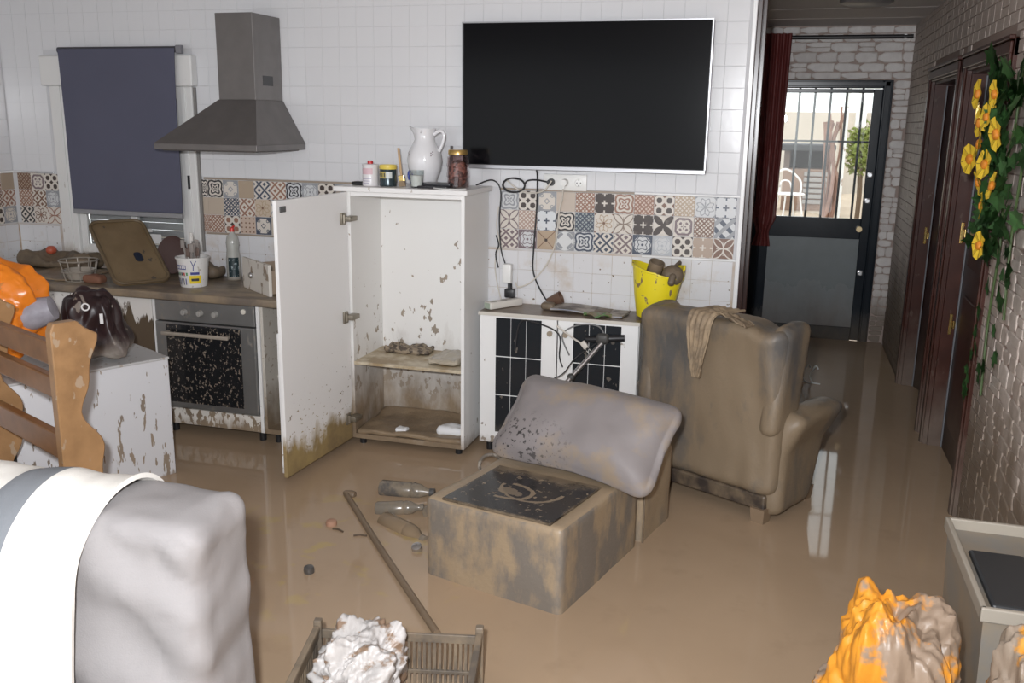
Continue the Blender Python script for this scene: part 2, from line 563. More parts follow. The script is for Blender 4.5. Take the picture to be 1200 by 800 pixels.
rows_l = [
 [('rings', BLK, CREAM), ('frame', GREY, CREAM), ('plain', TAN, (.42, .33, .24)), ('lattice', NAVY, CREAM), ('lattice', TERRA, CREAM), ('rings', BLK, LG), ('medal', GREY, LG), ('dots', DARK, CREAM), ('frame', GREY, (.6, .53, .47)), ('rings', GREY, LG)],
 [('plain', TAN, (.50, .42, .34)), ('fine', NAVY, CREAM), ('lattice', TERRA, CREAM), ('rosette', TAN, (.55, .45, .35), BROWN), ('petal_line', GREY, CREAM), ('fine', GREY, CREAM), ('plus', NAVY, LG), ('petal', DARK, CREAM), ('fine', TERRA, CREAM), ('lattice', PLUM, CREAM)],
 [('fine', TERRA, CREAM), ('dots', DARK, CREAM, TERRA), ('small_dots', BROWN, (.56, .44, .36)), ('frame', NAVY, CREAM), ('plain', TAN, (.52, .45, .38)), ('rosette', GREY, LG), ('lattice', PLUM, CREAM), ('medal', NAVY, LG), ('dots', DARK, CREAM), ('fine', BROWN, CREAM)]]
rows_w = [
 [('fine', BROWN, (.42, .35, .28)), ('fullframe', PLUM, CREAM), ('dots', DARK, CREAM)],
 [('fine', TERRA, CREAM), ('lattice', BROWN, CREAM), ('medal', GREY, LG)],
 [('lattice', BLK, CREAM), ('rosette', BROWN, CREAM, TERRA), ('petal_line', TERRA, CREAM)]]
def lay(rows, x0):
    for i, row in enumerate(rows):
        for j, pt in enumerate(row):
            inst('patterned_tile', ptile_me, wall_back, (x0 + .05 + j * .1, -.0005, TZ - .05 - i * .1), mat=pattern(*pt))
lay(rows_r, -1.2)
lay(rows_l, -2.95)
lay(rows_w, -4.28)
for i, pt in enumerate((('rings', BLK, CREAM), ('plain', TAN, (.5, .42, .34)), ('fine', TERRA, CREAM))):
    inst('patterned_tile', ptile_me, wall_back, (-2.972, .0005, TZ - .05 - i * .1), scale=(.45, 1, 1), mat=pattern(*pt))
m_trimw = M('white_metal_trim', (.80, .80, .80), .25, spec=.6)
m_trimb = M('tan_pencil_trim', (.34, .28, .22), .4)
MB().box(-.50, -.006, TZ + .001, .02, .006, TZ + .011, .002).obj('tile_trim', m_trimw, wall_back)
MB().box(-.45, -.006, TZ - .311, .02, .006, TZ - .301, .002).obj('tile_trim', m_trimw, wall_back)
MB().box(-1.2, -.005, TZ + .001, -.50, .006, TZ + .011, .002).obj('tile_trim', m_trimb, wall_back)
MB().box(-2.97, -.005, TZ + .001, -1.95, .006, TZ + .012, .002).obj('tile_trim', m_trimb, wall_back)
MB().box(-2.97, -.005, TZ - .311, -1.95, .006, TZ - .301, .002).obj('tile_trim', m_trimb, wall_back)
MB().box(-4.30, -.008, TZ + .001, -4.0, .006, TZ + .013, .002).obj('tile_trim', M('bright_steel_trim', (.8, .8, .8), .12, metal=1.), wall_back)
MB().box(.012, -.010, -.06, .034, .02, 2.42, .004).obj('corner_trim', m_trimw, wall_back)

# --- left wall
wl = MB().box(-4.45, -7.2, -.14, -4.3105, .0018, 2.5).obj('wall_left', m_grout)
tag(wl, 'white tiled side wall meeting the kitchen wall in the corner', 'wall', kind='structure')
LR = Matrix.Rotation(R(90), 4, 'Z')
for j in range(4):
    for zc in [TZ + .064 + .1 * q for q in range(11) if TZ + .064 + .1 * q < 2.47] + [TZ - .362 - .1 * q for q in range(3)]:
        inst('white_tile', tile_me, wl, (-4.309, -.05 - j * .1, zc), rot=(0, 0, R(90)))
for i, row in enumerate([[('plain', TAN, (.40, .32, .24)), ('fine', TERRA, CREAM)], [('lattice', TERRA, CREAM), ('fine', BROWN, CREAM)], [('medal', GREY, CREAM), ('dots', DARK, CREAM)]]):
    for j, pt in enumerate(row):
        inst('patterned_tile', ptile_me, wl, (-4.309, -.05 - j * .1, TZ - .05 - i * .1), rot=(0, 0, R(90)), mat=pattern(*pt))
MB().box(-4.312, -3.0, TZ + .001, -4.30, 0, TZ + .013).obj('tile_trim', m_trimw, wl)
rest = MB()
for j in range(4, 30):
    for zc in [TZ + .064 + .1 * q for q in range(11) if TZ + .064 + .1 * q < 2.47] + [TZ - .362 - .1 * q for q in range(10)]:
        rest.box(-4.311, -.05 - j * .1 - .0492, zc - .0492, -4.309, -.05 - j * .1 + .0492, zc + .0492)
rest.obj('tile_field', m_tile, wl, kind='stuff')
for i in range(3):
    for j in range(2, 30):
        inst('patterned_tile', ptile_me, wl, (-4.309, -.05 - j * .1, TZ - .05 - i * .1), rot=(0, 0, R(90)), mat=pattern(*rows_l[i][(j * 3 + i) % 10]))

# --- ceiling
m_ceil = M('painted_ceiling', (.50, .47, .46), .6, var=.03)
ce = MB().box(-4.45, -7.2, 2.44, 1.25, 3.3, 2.52).obj('ceiling', m_ceil)
tag(ce, 'pale painted panelled ceiling above the kitchen and hall', 'ceiling', kind='structure')
for yy in (.25, .85, 1.45, 2.05, 2.65):
    MB().box(-.1, yy, 2.428, 1.066, yy + .575, 2.4405, .004, 1).obj('ceiling_panel', m_ceil, ce)
tag(MB().lathe([(0, 2.40), (.13, 2.402), (.15, 2.412), (.155, 2.43), (.12, 2.44)], at=(.60, 1.55, -.012)).obj('ceiling_light', M('smoked_ceiling_glass', (.16, .15, .15), .35), smooth=True),
    'round dark ceiling light fixed over the hallway', 'lamp')

# --- stones
def stone_mat(name, c1, c2, mudline):
    m, nt, b = new_mat(name)
    pos = coords(nt); x, y, z = sep(nt, pos)
    oi = nt.nodes.new('ShaderNodeObjectInfo')
    rv = X(nt, oi.outputs['Random'])
    n = nse(nt, pos, 16, 5, .6)
    c = mixc(nt, ((n - .5) * 2 + rv).clamp(), c1, c2)
    k = (((mudline - z) + (nse(nt, pos, 4, 5, .65, (1, 1, .3)) - .5) * .9) / .35 + .5).clamp()
    c = mixc(nt, k * .88, c, (.17, .125, .085))
    nt.links.new(c, b.inputs['Base Color']); b.inputs['Roughness'].default_value = .55
    bump(nt, b, nse(nt, pos, 70, 4), .35, .006)
    return m
m_st_far = stone_mat('pale_grey_stone', (.66, .62, .60), (.82, .79, .77), .30)
m_st_rt = stone_mat('brown_grey_stone', (.50, .42, .37), (.70, .62, .565), .62)
m_joint_far = M('brown_stone_joint', (.44, .35, .31), .8)
m_joint_rt = M('dark_stone_joint', (.32, .24, .205), .8, mud=dict(line=.45, wob=.3, soft=.3))
stone_me = {}
def stone_variants(mat, tagn):
    L = []
    for q in range(10):
        rg = random.Random(100 + q)
        n = 9; pts = []
        for i in range(n):
            a = 2 * math.pi * i / n + rg.uniform(-.15, .15)
            cx, sy = math.cos(a), math.sin(a)
            e = 1 / max(abs(cx), abs(sy)) 
            k = .5 * (e * .92 + .08) * rg.uniform(.95, 1.06)
            pts.append((max(-.5, min(.5, cx * k)), max(-.5, min(.5, sy * k))))
        b = bmesh.new()
        lo = [b.verts.new((x, 0, z)) for x, z in pts]
        mi = [b.verts.new((x * .96, -.7, z * .94)) for x, z in pts]
        hi = [b.verts.new((x * .82, -1.0, z * .78)) for x, z in pts]
        for A, B in ((lo, mi), (mi, hi)):
            for i in range(n):
                b.faces.new((A[i], A[(i + 1) % n], B[(i + 1) % n], B[i]))
        b.faces.new(hi)
        bmesh.ops.recalc_face_normals(b, faces=b.faces[:])
        me = bpy.data.meshes.new(tagn); b.to_mesh(me); b.free(); me.materials.append(mat); L.append(me)
    return L
def courses(u0, u1, z0, z1, rg, hmin=.045, hmax=.085, wmin=.08, wmax=.22):
    out = []; z = z0
    while z < z1 - .02:
        h = min(rg.uniform(hmin, hmax), z1 - z); u = u0 - rg.uniform(0, .1)
        while u < u1:
            w = rg.uniform(wmin, wmax)
            if rg.random() < .25 and h > .06:
                out.append((u, z, w, h * .5)); out.append((u, z + h * .5, w, h * .5))
            else: out.append((u, z, w, h))
            u += w
        z += h
    return out

# --- far hall wall, with the opening for the garden door
FX0, FX1, FZ1, FY = -.022, .946, 2.03, 3.15
wf = MB()
wf.box(-.35, FY, -.14, FX0, FY + .12, 2.5); wf.box(FX1, FY, -.14, 1.25, FY + .12, 2.5); wf.box(FX0, FY, FZ1, FX1, FY + .12, 2.5)
wall_far = wf.obj('wall_far', m_joint_far)
tag(wall_far, 'end wall of the hallway clad in pale irregular stones', 'wall', kind='structure')
sv = stone_variants(m_st_far, 'stone')
rg = random.Random(3)
for (u, z, w, h) in courses(-.1, 1.066, FZ1 + .005, 2.43, rg):
    w2 = min(u + w, 1.066) - max(u, -.1)
    if w2 < .03: continue
    inst('stone', rg.choice(sv), wall_far, (max(u, -.1) + w2 / 2, FY, z + h / 2), scale=(w2 * .985, .007, h * .96))
for (u, z, w, h) in courses(FX1 + .004, 1.066, .0, FZ1, rg, wmin=.07, wmax=.16):
    w2 = min(u + w, 1.066) - max(u, FX1 + .004)
    if w2 < .03: continue
    inst('stone', rg.choice(sv), wall_far, (max(u, FX1 + .004) + w2 / 2, FY, z + h / 2), scale=(w2 * .985, .007, h * .96))
for (u, z, w, h) in courses(-.1, FX0 - .004, .3, FZ1, rg, wmin=.06, wmax=.1):
    w2 = min(u + w, FX0 - .004) - max(u, -.1)
    if w2 < .03: continue
    inst('stone', rg.choice(sv), wall_far, (max(u, -.1) + w2 / 2, FY, z + h / 2), scale=(w2 * .985, .007, h * .96))
wh = MB().box(-.35, .14, -.14, -.1, FY, 2.5).obj('wall_hall', M('hall_plaster', (.3, .25, .21), .7, var=.1))
tag(wh, 'plastered hallway wall behind the tiled kitchen wall', 'wall', kind='structure')

# --- right wall with two inner doors
D = [(.86, 1.855), (-.35, .60)]      # clear opening between casings (Y range)
RX = 1.066
DZ = 1.965
wr = MB()
ys = [-7.2, D[1][0], D[1][1], D[0][0], D[0][1], 3.3]
for a, b_ in ((ys[0], ys[1]), (ys[2], ys[3]), (ys[4], ys[5])):
    wr.box(RX, a, -.14, RX + .16, b_, 2.5)
for a, b_ in D:
    wr.box(RX, a, DZ, RX + .16, b_, 2.5)
wall_right = wr.obj('wall_right', m_joint_rt)
tag(wall_right, 'long stone-clad wall with two brown doors, muddy near the water', 'wall', kind='structure')
svr = stone_variants(m_st_rt, 'stone')
rg = random.Random(11)
allst = []
for (u, z, w, h) in courses(-3.3, 3.15, 0.0, 2.43, rg, .05, .085, .09, .19):
    y0, y1 = u, u + w
    if z + h > 0 and z < 2.055:
        bad = False
        for a, b_ in D:
            A, B = a - .065, b_ + .065
            if y0 < B and y1 > A:
                if y0 < A and A - y0 > .04: y1 = A
                elif y1 > B and y1 - B > .04: y0 = B
                else: bad = True
        if bad: continue
    if y1 > 3.15: y1 = 3.15
    if y1 - y0 < .03: continue
    allst.append((y0, y1, z, h))
def showy(s):
    y0, y1, z, h = s
    d = (y0 + y1) / 2 + 4.66
    if d < 2.9: return -1
    return 1 / d
allst.sort(key=showy, reverse=True)
rest = MB()
for q, (y0, y1, z, h) in enumerate(allst):
    if q < 300:
        inst('stone', rg.choice(svr), wall_right, (RX, (y0 + y1) / 2, z + h / 2), rot=(0, R(rg.uniform(-7, 7)), R(-90)), scale=((y1 - y0) * rg.uniform(.96, 1.06), .006 * rg.uniform(.7, 1.2), h * rg.uniform(.94, 1.12)))
    else:
        rest.box(RX - .005, y0 + .004, z + .003, RX + .002, y1 - .004, z + h - .003)
rest.obj('stone_field', m_st_rt, wall_right, kind='stuff')

# --- wooden casing of the hall opening
m_mahog = M('mahogany', (.055, .018, .012), .34, spec=.35, var=.25, vscale=9, mud=dict(line=.22, wob=.35, soft=.5, splat=.35, sthr=.66, sgrad=.0, c1=(.20, .15, .12), c2=(.12, .09, .07)), coat=.0)
m_mahog_d = M('dark_mahogany', (.036, .016, .013), .25, var=.2, mud=dict(line=.2, wob=.3, soft=.5, splat=.3, sthr=.66, c1=(.14, .10, .075), c2=(.09, .07, .05)), coat=.3)
cj = MB()
cj.box(.034, -.012, -.06, .058, .15, 2.44, .004)
cj.box(.028, .142, -.06, .075, .16, 2.44, .004)
tag(cj.obj('trim_1', m_mahog_d), 'dark brown wooden casing on the end of the tiled wall', 'trim', kind='structure')

# --- inner doors
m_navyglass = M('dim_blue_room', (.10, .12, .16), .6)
m_brass = M('brass', (.80, .58, .22), .22, metal=1.)
def inner_door(name, y0, y1, label, ajar, hz_):
    e = empty(name, label, 'door', (0, 0, 0), kind='structure')
    cw = .07
    for (a, b_) in ((y0 - cw, y0 + .006), (y1 - .006, y1 + cw)):
        mb = MB(); mb.box(RX - .022, a, -.06, RX + .005, b_, DZ + cw, .005)
        mb.box(RX - .032, a + .014, -.06, RX - .02, b_ - .014, DZ + cw - .014, .005)
        mb.obj('casing', m_mahog, e)
    mb = MB(); mb.box(RX - .022, y0 - cw, DZ - .006, RX + .005, y1 + cw, DZ + cw, .005)
    mb.box(RX - .034, y0 - cw + .012, DZ + .006, RX - .02, y1 + cw - .012, DZ + cw - .014, .005)
    mb.box(RX - .042, y0 - cw - .004, DZ + cw - .010, RX - .018, y1 + cw + .004, DZ + cw + .008, .004)
    mb.obj('head_casing', m_mahog, e)
    # jamb lining
    MB().box(RX + .002, y1 - .022, -.06, RX + .155, y1 - .002, DZ - .002).obj('jamb', m_mahog, e)
    MB().box(RX + .002, y0 + .002, -.06, RX + .155, y0 + .022, DZ - .002).obj('jamb', m_mahog, e)
    MB().box(RX + .002, y0 + .022, DZ - .022, RX + .155, y1 - .022, DZ - .002).obj('jamb', m_mahog, e)
    # leaf, hinged at the far jamb
    lf = MB()
    lf.box(0, -(y1 - y0 - .05), -.03, .036, 0, DZ - .03, .003)
    leaf = lf.obj('leaf', m_mahog, e, smooth=True)
    leaf.location = (RX + .074, y1 - .026, 0); leaf.rotation_euler = (0, 0, ajar)
    for zz0, zz1 in ((.15, .85), (1.0, 1.8)):
        MB().box(-.008, -(y1 - y0 - .16), zz0, .002, -.11, zz1, .006).obj('leaf_panel', m_mahog, leaf)
    h = MB().cyl((-.012, -(y1 - y0 - .10), .98), (-.05, -(y1 - y0 - .10), .98), .01).cyl((-.05, -(y1 - y0 - .10), .98), (-.05, -(y1 - y0 - .22), .98), .008)
    h.obj('handle', m_brass, leaf)
    # pale gap strip between jamb and leaf, brass hinges on the jamb
    MB().box(RX + .066, y1 - .036, -.03, RX + .073, y1 - .023, DZ - .03).obj('seal_strip', M('grey_seal', (.17, .175, .19), .5), e)
    for zz in hz_:
        hb = MB()
        hb.box(RX + .036, y1 - .026, zz, RX + .052, y1 - .0205, zz + .11, .003)
        hb.cyl((RX + .058, y1 - .030, zz + .035), (RX + .058, y1 - .030, zz + .075), .006)
        hb.box(RX + .050, y1 - .030, zz + .04, RX + .072, y1 - .024, zz + .07, .002)
        hb.obj('hinge', m_brass, e)
    for zz in (1.5,):
        pass
    return e
inner_door('door_2', D[0][0], D[0][1], 'brown wooden door beside the stone end wall, standing ajar', R(14), (.95,))
inner_door('door_3', D[1][0], D[1][1], 'brown wooden door with brass hinges beside the yellow flowers', R(0), (1.70, 1.10, .62))
# dark rooms behind the inner doors
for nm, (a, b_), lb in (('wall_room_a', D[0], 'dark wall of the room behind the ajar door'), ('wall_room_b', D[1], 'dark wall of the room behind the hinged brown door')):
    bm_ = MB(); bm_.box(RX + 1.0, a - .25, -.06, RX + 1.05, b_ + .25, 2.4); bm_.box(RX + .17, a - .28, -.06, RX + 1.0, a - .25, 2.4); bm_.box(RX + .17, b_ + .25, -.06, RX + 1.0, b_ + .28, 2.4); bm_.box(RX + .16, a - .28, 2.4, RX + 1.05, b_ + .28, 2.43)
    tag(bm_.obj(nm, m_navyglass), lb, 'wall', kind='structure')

# --- garden door (dark metal, barred glass above, frosted glass below)
m_navy = M('dark_blue_metal', (.012, .018, .026), .22, spec=.3, var=.15, mud=dict(line=.12, wob=.25, soft=.3, c1=(.1, .08, .06), c2=(.06, .05, .04)))
door1 = empty('door_1', 'dark blue metal garden door with barred glass above frosted glass', 'door', kind='structure')
Y0 = FY - .02
for x0, x1, z0, z1 in ((FX0, FX0 + .07, -.06, FZ1), (FX1 - .07, FX1, -.06, FZ1), (FX0 + .07, FX1 - .07, FZ1 - .06, FZ1)):
    mb = MB(); mb.box(x0, Y0, z0, x1, Y0 + .10, z1, .006)
    if x1 - x0 < .1: mb.box(x0 + .012, Y0 - .012, z0, x1 - .012, Y0 + .01, z1 - .012, .004)
    else: mb.box(x0 - .05, Y0 - .012, z0 + .012, x1 + .05, Y0 + .01, z1 - .012, .004)
    mb.obj('door_frame', m_navy, door1)
LX0, LX1 = FX0 + .068, FX1 - .068
PX0, PX1 = .115, .842
for nm, x0, x1, z0, z1 in (('stile', LX0, PX0, 0, 1.965), ('stile', PX1 - .03, LX1, 0, 1.965), ('top_rail', PX0, PX1 - .03, 1.935, 1.965), ('lock_rail', PX0, PX1 - .03, .815, .975), ('bottom_rail', PX0, PX1 - .03, -.02, .10)):
    MB().box(x0, Y0 + .02, z0, x1, Y0 + .07, z1, .004).obj(nm, m_navy, door1)
m_glass = glass_mat('clear_glass', (.95, .96, .95))
MB().box(PX0, Y0 + .04, .975, PX1 - .03, Y0 + .046, 1.935).obj('pane', m_glass, door1)
m_frost = M('frosted_glass', (.22, .25, .26), .25, spec=.5, var=.06, mud=dict(line=.22, wob=.2, soft=.5, c1=(.15, .12, .1), c2=(.1, .08, .07)))
MB().box(PX0, Y0 + .04, .10, PX1 - .03, Y0 + .05, .815).obj('frosted_pane', m_frost, door1)
for i in range(6):
    xb = .155 + i * .117
    MB().box(xb - .009, Y0 + .085, .80, xb + .009, Y0 + .10, 1.97).obj('bar', m_navy, door1)
MB().box(PX0 - .03, Y0 + .088, 1.56, PX1, Y0 + .097, 1.575).obj('cross_bar', m_navy, door1)
for zz in (.55, 1.12, 1.32):
    mb = MB(); mb.cyl((FX1 - .105, Y0 + .01, zz), (FX1 - .105, Y0 - .02, zz), .014); mb.box(FX1 - .125, Y0 + .012, zz - .02, FX1 - .085, Y0 + .021, zz + .02, .004)
    mb.obj('lock', m_steel_l, door1, smooth=True)
mb = MB(); mb.cyl((.80, Y0 + .02, .90), (.80, Y0 - .03, .90), .022); mb.obj('door_knob', M('dull_brass', (.45, .36, .22), .3, metal=1.), door1, smooth=True)

# --- kitchen window
m_alu = M('white_aluminium', (.74, .735, .72), .3, mud=dict(line=.86, wob=.12, soft=.12, splat=.4, sthr=.62, sgrad=.08))
win = empty('window_1', 'white aluminium kitchen window with a lowered grey shutter', 'window', kind='structure')
MB().box(-3.99, -.055, 1.845, -2.97, .0, 2.012, .008).obj('shutter_box', m_alu, win)
for x0, x1 in ((-3.965, -3.845), (-3.10, -3.0)):
    mb = MB(); mb.box(x0, -.022, .80, x1, .06, 1.845, .006); mb.box(x0 + .03, -.03, .80, x1 - .04, -.018, 1.845, .003)
    mb.obj('jamb', m_alu, win)
MB().box(-3.845, -.02, 1.775, -3.10, .06, 1.845, .005).obj('head', m_alu, win)
MB().box(-3.845, -.03, .80, -3.10, .06, .875, .005).obj('window_sill', m_alu, win)
for (a, b_, yy) in ((-3.845, -3.44, .0), (-3.50, -3.10, .025)):
    mb = MB()
    for x0, x1, z0, z1 in ((a, a + .045, .875, 1.775), (b_ - .045, b_, .875, 1.775), (a + .045, b_ - .045, .875, .925), (a + .045, b_ - .045, 1.735, 1.775)):
        mb.box(x0, yy, z0, x1, yy + .022, z1, .003)
    sash = mb.obj('sash', m_alu, win)
    MB().box(a + .045, yy + .008, .925, b_ - .045, yy + .013, 1.735).obj('pane', m_glass, sash)
m_shut = M('grey_shutter', (.33, .33, .345), .5)
for i in range(20):
    z0 = .890 + i * .044
    MB().box(-3.84, .075, z0, -3.105, .085, z0 + .042, .003, 1).obj('shutter_slat', m_shut, win)
MB().box(-3.055, -.036, 1.28, -3.040, -.029, 1.355, .002).obj('latch', m_black, win)
MB().box(-3.005, -.012, .92, -2.985, .004, 1.84, .002).obj('strap_groove', M('shadow_grey_strip', (.22, .21, .20), .7), win)
# outside sill catching daylight under the shutter
MB().box(-3.95, .09, .84, -3.02, .14, .90).obj('outer_sill', M('outer_sill_brick', (.30, .20, .16), .7, var=.2), win)

# ============================================================ COURTYARD behind the garden door
m_sand = M('sandy_ground', (.50, .40, .30), .9, var=.15, vscale=2)
tag(MB().box(-9, 3.32, -.16, 12, 22, -.06).obj('courtyard_ground', m_sand), 'sandy muddy courtyard ground outside the garden door', 'ground', kind='structure')
tag(MB().soft(4.5, 3.6, .30, .25, (30, 24, 6), lambda p: (p.x + 1.0, p.y + 9.4, p.z + .24 + .05 * fbm(p, 1.4, 3))).obj('earth_bank', m_sand, smooth=80), 'raised bank of sandy earth in the courtyard', 'earth bank', kind='structure')
m_stucco = M('beige_stucco', (.62, .55, .47), .9, var=.08, vscale=1.5)
gw = MB().box(-9, 14, -.1, 9, 14.3, 1.95).obj('garden_wall', m_stucco)
tag(gw, 'tall beige rendered garden wall across the courtyard', 'wall', kind='structure')
# brick barbecue with dark hood
bq = empty('barbecue', 'brick garden barbecue with dark hood and louvred front', 'barbecue', (.47, 9.0, .50))
MB().box(-.30, -.2, -.02, .30, .35, .62, .02).obj('base', M('barbecue_brick', (.30, .20, .15), .85, var=.25, vscale=7), bq)
MB().box(-.36, -.3, .86, .36, .40, .95, .02).obj('slab', M('charcoal_slab', (.05, .05, .055), .7), bq)
for sx in (-.30, .22): MB().box(sx, -.2, .62, sx + .08, .3, .86).obj('pillar', M('barbecue_pillar', (.15, .11, .09), .8), bq)
MB().box(-.22, .2, .62, .22, .3, .86).obj('firebox_back', M('sooty_brick', (.10, .075, .06), .9), bq)
for i in range(6): MB().box(-.02, -.235, .15 + i * .075, .28, -.20, .205 + i * .075, .006, 1).obj('louvre', M('grey_louvre', (.36, .34, .33), .6) if i == 0 else bpy.data.materials['grey_louvre'], bq)
# white post
tag(MB().cyl((.81, 6.6, .3), (.81, 6.6, 2.9), .026).box(.76, 6.55, 2.86, .86, 6.65, 2.95, .01).obj('porch_post', M('flaking_white_paint', (.78, .78, .76), .6, col2=(.42, .33, .27), c2scale=9, c2thr=.62, c2soft=.05), smooth=True), 'white porch post with flaking paint in the courtyard', 'post')
# wrought chair
ch = empty('garden_chair', 'white bent-metal garden chair standing in the courtyard', 'chair', (.27, 6.5, .50), R(25))
m_wire = M('white_painted_wire', (.82, .80, .78), .4)
MB().lathe([(0, .44), (.16, .44), (.17, .43), (.16, .42), (0, .42)]).obj('seat', m_wire, ch, smooth=True)
for a in range(4):
    t = R(45 + 90 * a); MB().tube([(.12 * math.cos(t), .12 * math.sin(t), .43), (.16 * math.cos(t), .16 * math.sin(t), .2), (.20 * math.cos(t), .20 * math.sin(t), 0)], .010).obj('leg', m_wire, ch, smooth=True)
MB().tube([(-.16, .06, .43), (-.17, .12, .58), (0, .16, .70), (.17, .12, .58), (.16, .06, .43)], .012).tube([(-.08, .10, .43), (-.05, .13, .56), (.05, .13, .56), (.08, .10, .43)], .009).obj('backrest', m_wire, ch, smooth=True)
tag(MB().soft(.06, .04, .19, .04, (10, 8, 16), lambda p: (p.x * (1 - .8 * max(0, p.z) * 3) + .99 + .01 * fbm(p, 9, 3), p.y + 7.0, p.z + 1.86)).tube([(.81, 6.63, 2.10), (.9, 6.8, 2.08), (.99, 7.0, 2.04)], .006, 6).obj('hanging_cloth', M('white_hanging_cloth', (.85, .85, .84), .8), smooth=75), 'white cloth hanging from a line by the porch post', 'cloth')
# shrub of leaves
def leaf_cloud(name, c, rad, n, mat, label, cat, size=.09):
    rg2 = random.Random(hash(name) % 99 + 5)
    e = empty(name, label, cat, (c[0], c[1], 0))
    MB().tube([(0, 0, -.06), (.03, .02, c[2] * .6), (-.02, 0, c[2])], .03).obj('stem', M('twig_bark', (.16, .11, .07), .9), e)
    b = bmesh.new()
    for i in range(n):
        d = Vector((rg2.gauss(0, 1), rg2.gauss(0, 1), rg2.gauss(0, 1))).normalized() * rg2.uniform(.35, 1)
        p = Vector((d.x * rad[0], d.y * rad[1], c[2] + d.z * rad[2]))
        t1 = Vector((rg2.uniform(-1, 1), rg2.uniform(-1, 1), rg2.uniform(-1, 1))).normalized()
        t2 = t1.cross(Vector((rg2.uniform(-1, 1), rg2.uniform(-1, 1), rg2.uniform(-1, 1)))).normalized()
        s_ = size * rg2.uniform(.6, 1.2)
        vv = [b.verts.new(p + t1 * s_), b.verts.new(p + t2 * s_ * .4), b.verts.new(p - t1 * s_), b.verts.new(p - t2 * s_ * .4)]
        b.faces.new(vv)
    me = bpy.data.meshes.new('foliage'); b.to_mesh(me); b.free(); me.materials.append(mat)
    o = bpy.data.objects.new('foliage', me); COL.objects.link(o); o.parent = e; o['kind'] = 'stuff'
    return e
m_leafy = M('yellow_green_leaf', (.22, .26, .06), .6, var=.4, vscale=9)
leaf_cloud('garden_shrub', (1.07, 7.6, 1.42), (.20, .25, .34), 700, m_leafy, 'yellow green leafy shrub behind the white porch post', 'shrub', .05)
# dead climbing branches, reddish
dv = MB()
for q in range(9):
    rq = random.Random(q); x0 = .74 + rq.uniform(-.05, .05)
    dv.tube([(x0, 7.6, .5), (x0 + rq.uniform(-.06, .06), 7.6 + rq.uniform(-.1, .1), 1.0), (x0 + rq.uniform(-.08, .08), 7.6, 1.4), (x0 + rq.uniform(-.1, .1), 7.6, rq.uniform(1.6, 1.95))], rq.uniform(.012, .025), 6)
tag(dv.obj('dead_vine', M('reddish_vine_wood', (.30, .18, .14), .9, var=.3), smooth=True), 'reddish leafless vine bush in the courtyard', 'vine')
tag(MB().soft(.28, .3, .26, .2, (14, 10, 8), lambda p: (p.x + 1.42, p.y + 7.1, p.z + .70 + .06 * fbm(p, 4, 2))).obj('garden_boulder', M('sandstone', (.52, .41, .30), .9, var=.15), smooth=80), 'sand coloured boulder under the yellow green shrub', 'boulder')

# ============================================================ OBJECTS
# ---------------------------------------------------------------- television
tv = empty('television', 'large black flat television mounted high on the white tiles', 'television', (-.77, 0, 1.445))
MB().box(-.616, -.075, .0, .616, -.030, .712, .006).obj('back_shell', m_black, tv)
MB().box(-.606, -.079, .022, .606, -.0755, .704, .001).obj('screen', M('dark_screen', (.004, .004, .005), .16, spec=.10), tv)
mb = MB()
mb.box(-.616, -.082, .0, .616, -.076, .020, .002); mb.box(-.616, -.082, .020, -.610, -.076, .712); mb.box(.610, -.082, .020, .616, -.076, .712); mb.box(-.610, -.082, .706, .610, -.076, .712)
mb.obj('bezel', M('silver_bezel', (.42, .42, .44), .35, metal=.8), tv)
MB().box(-.15, -.030, .2, .15, -.0005, .5).obj('wall_bracket', m_black, tv)

# ---------------------------------------------------------------- extractor hood
hd = empty('extractor_hood', 'stainless steel chimney extractor hood above the oven', 'extractor hood', (-2.6125, 0, 1.515))
def frustum(x0, x1, y0, y1, z0, X0, X1, Y0_, Y1_, z1):
    b = bmesh.new()
    lo = [b.verts.new(p) for p in ((x0, y0, z0), (x1, y0, z0), (x1, y1, z0), (x0, y1, z0))]
    hi = [b.verts.new(p) for p in ((X0, Y0_, z1), (X1, Y0_, z1), (X1, Y1_, z1), (X0, Y1_, z1))]
    for i in range(4): b.faces.new((lo[i], lo[(i + 1) % 4], hi[(i + 1) % 4], hi[i]))
    b.faces.new(lo[::-1]); b.faces.new(hi)
    return b
mb = MB(); mb._merge(frustum(-.2975, .2975, -.50, -.004, .032, -.048, .172, -.28, -.004, .255)); mb.obj('canopy', m_steel, hd)
mb = MB(); mb.box(-.2985, -.502, .0, .2985, -.004, .032, .003); mb.obj('rim', m_steel, hd)
MB().box(-.27, -.47, -.006, .27, -.03, .0).obj('filter', M('greasy_filter', (.12, .11, .10), .5, metal=.5), hd)
mb = MB(); mb.box(-.046, -.278, .255, .170, -.004, .685, .002); mb.obj('chimney', m_steel, hd)
MB().box(.1695, -.20, .33, .1712, -.10, .38).obj('vent_slot', m_black, hd)

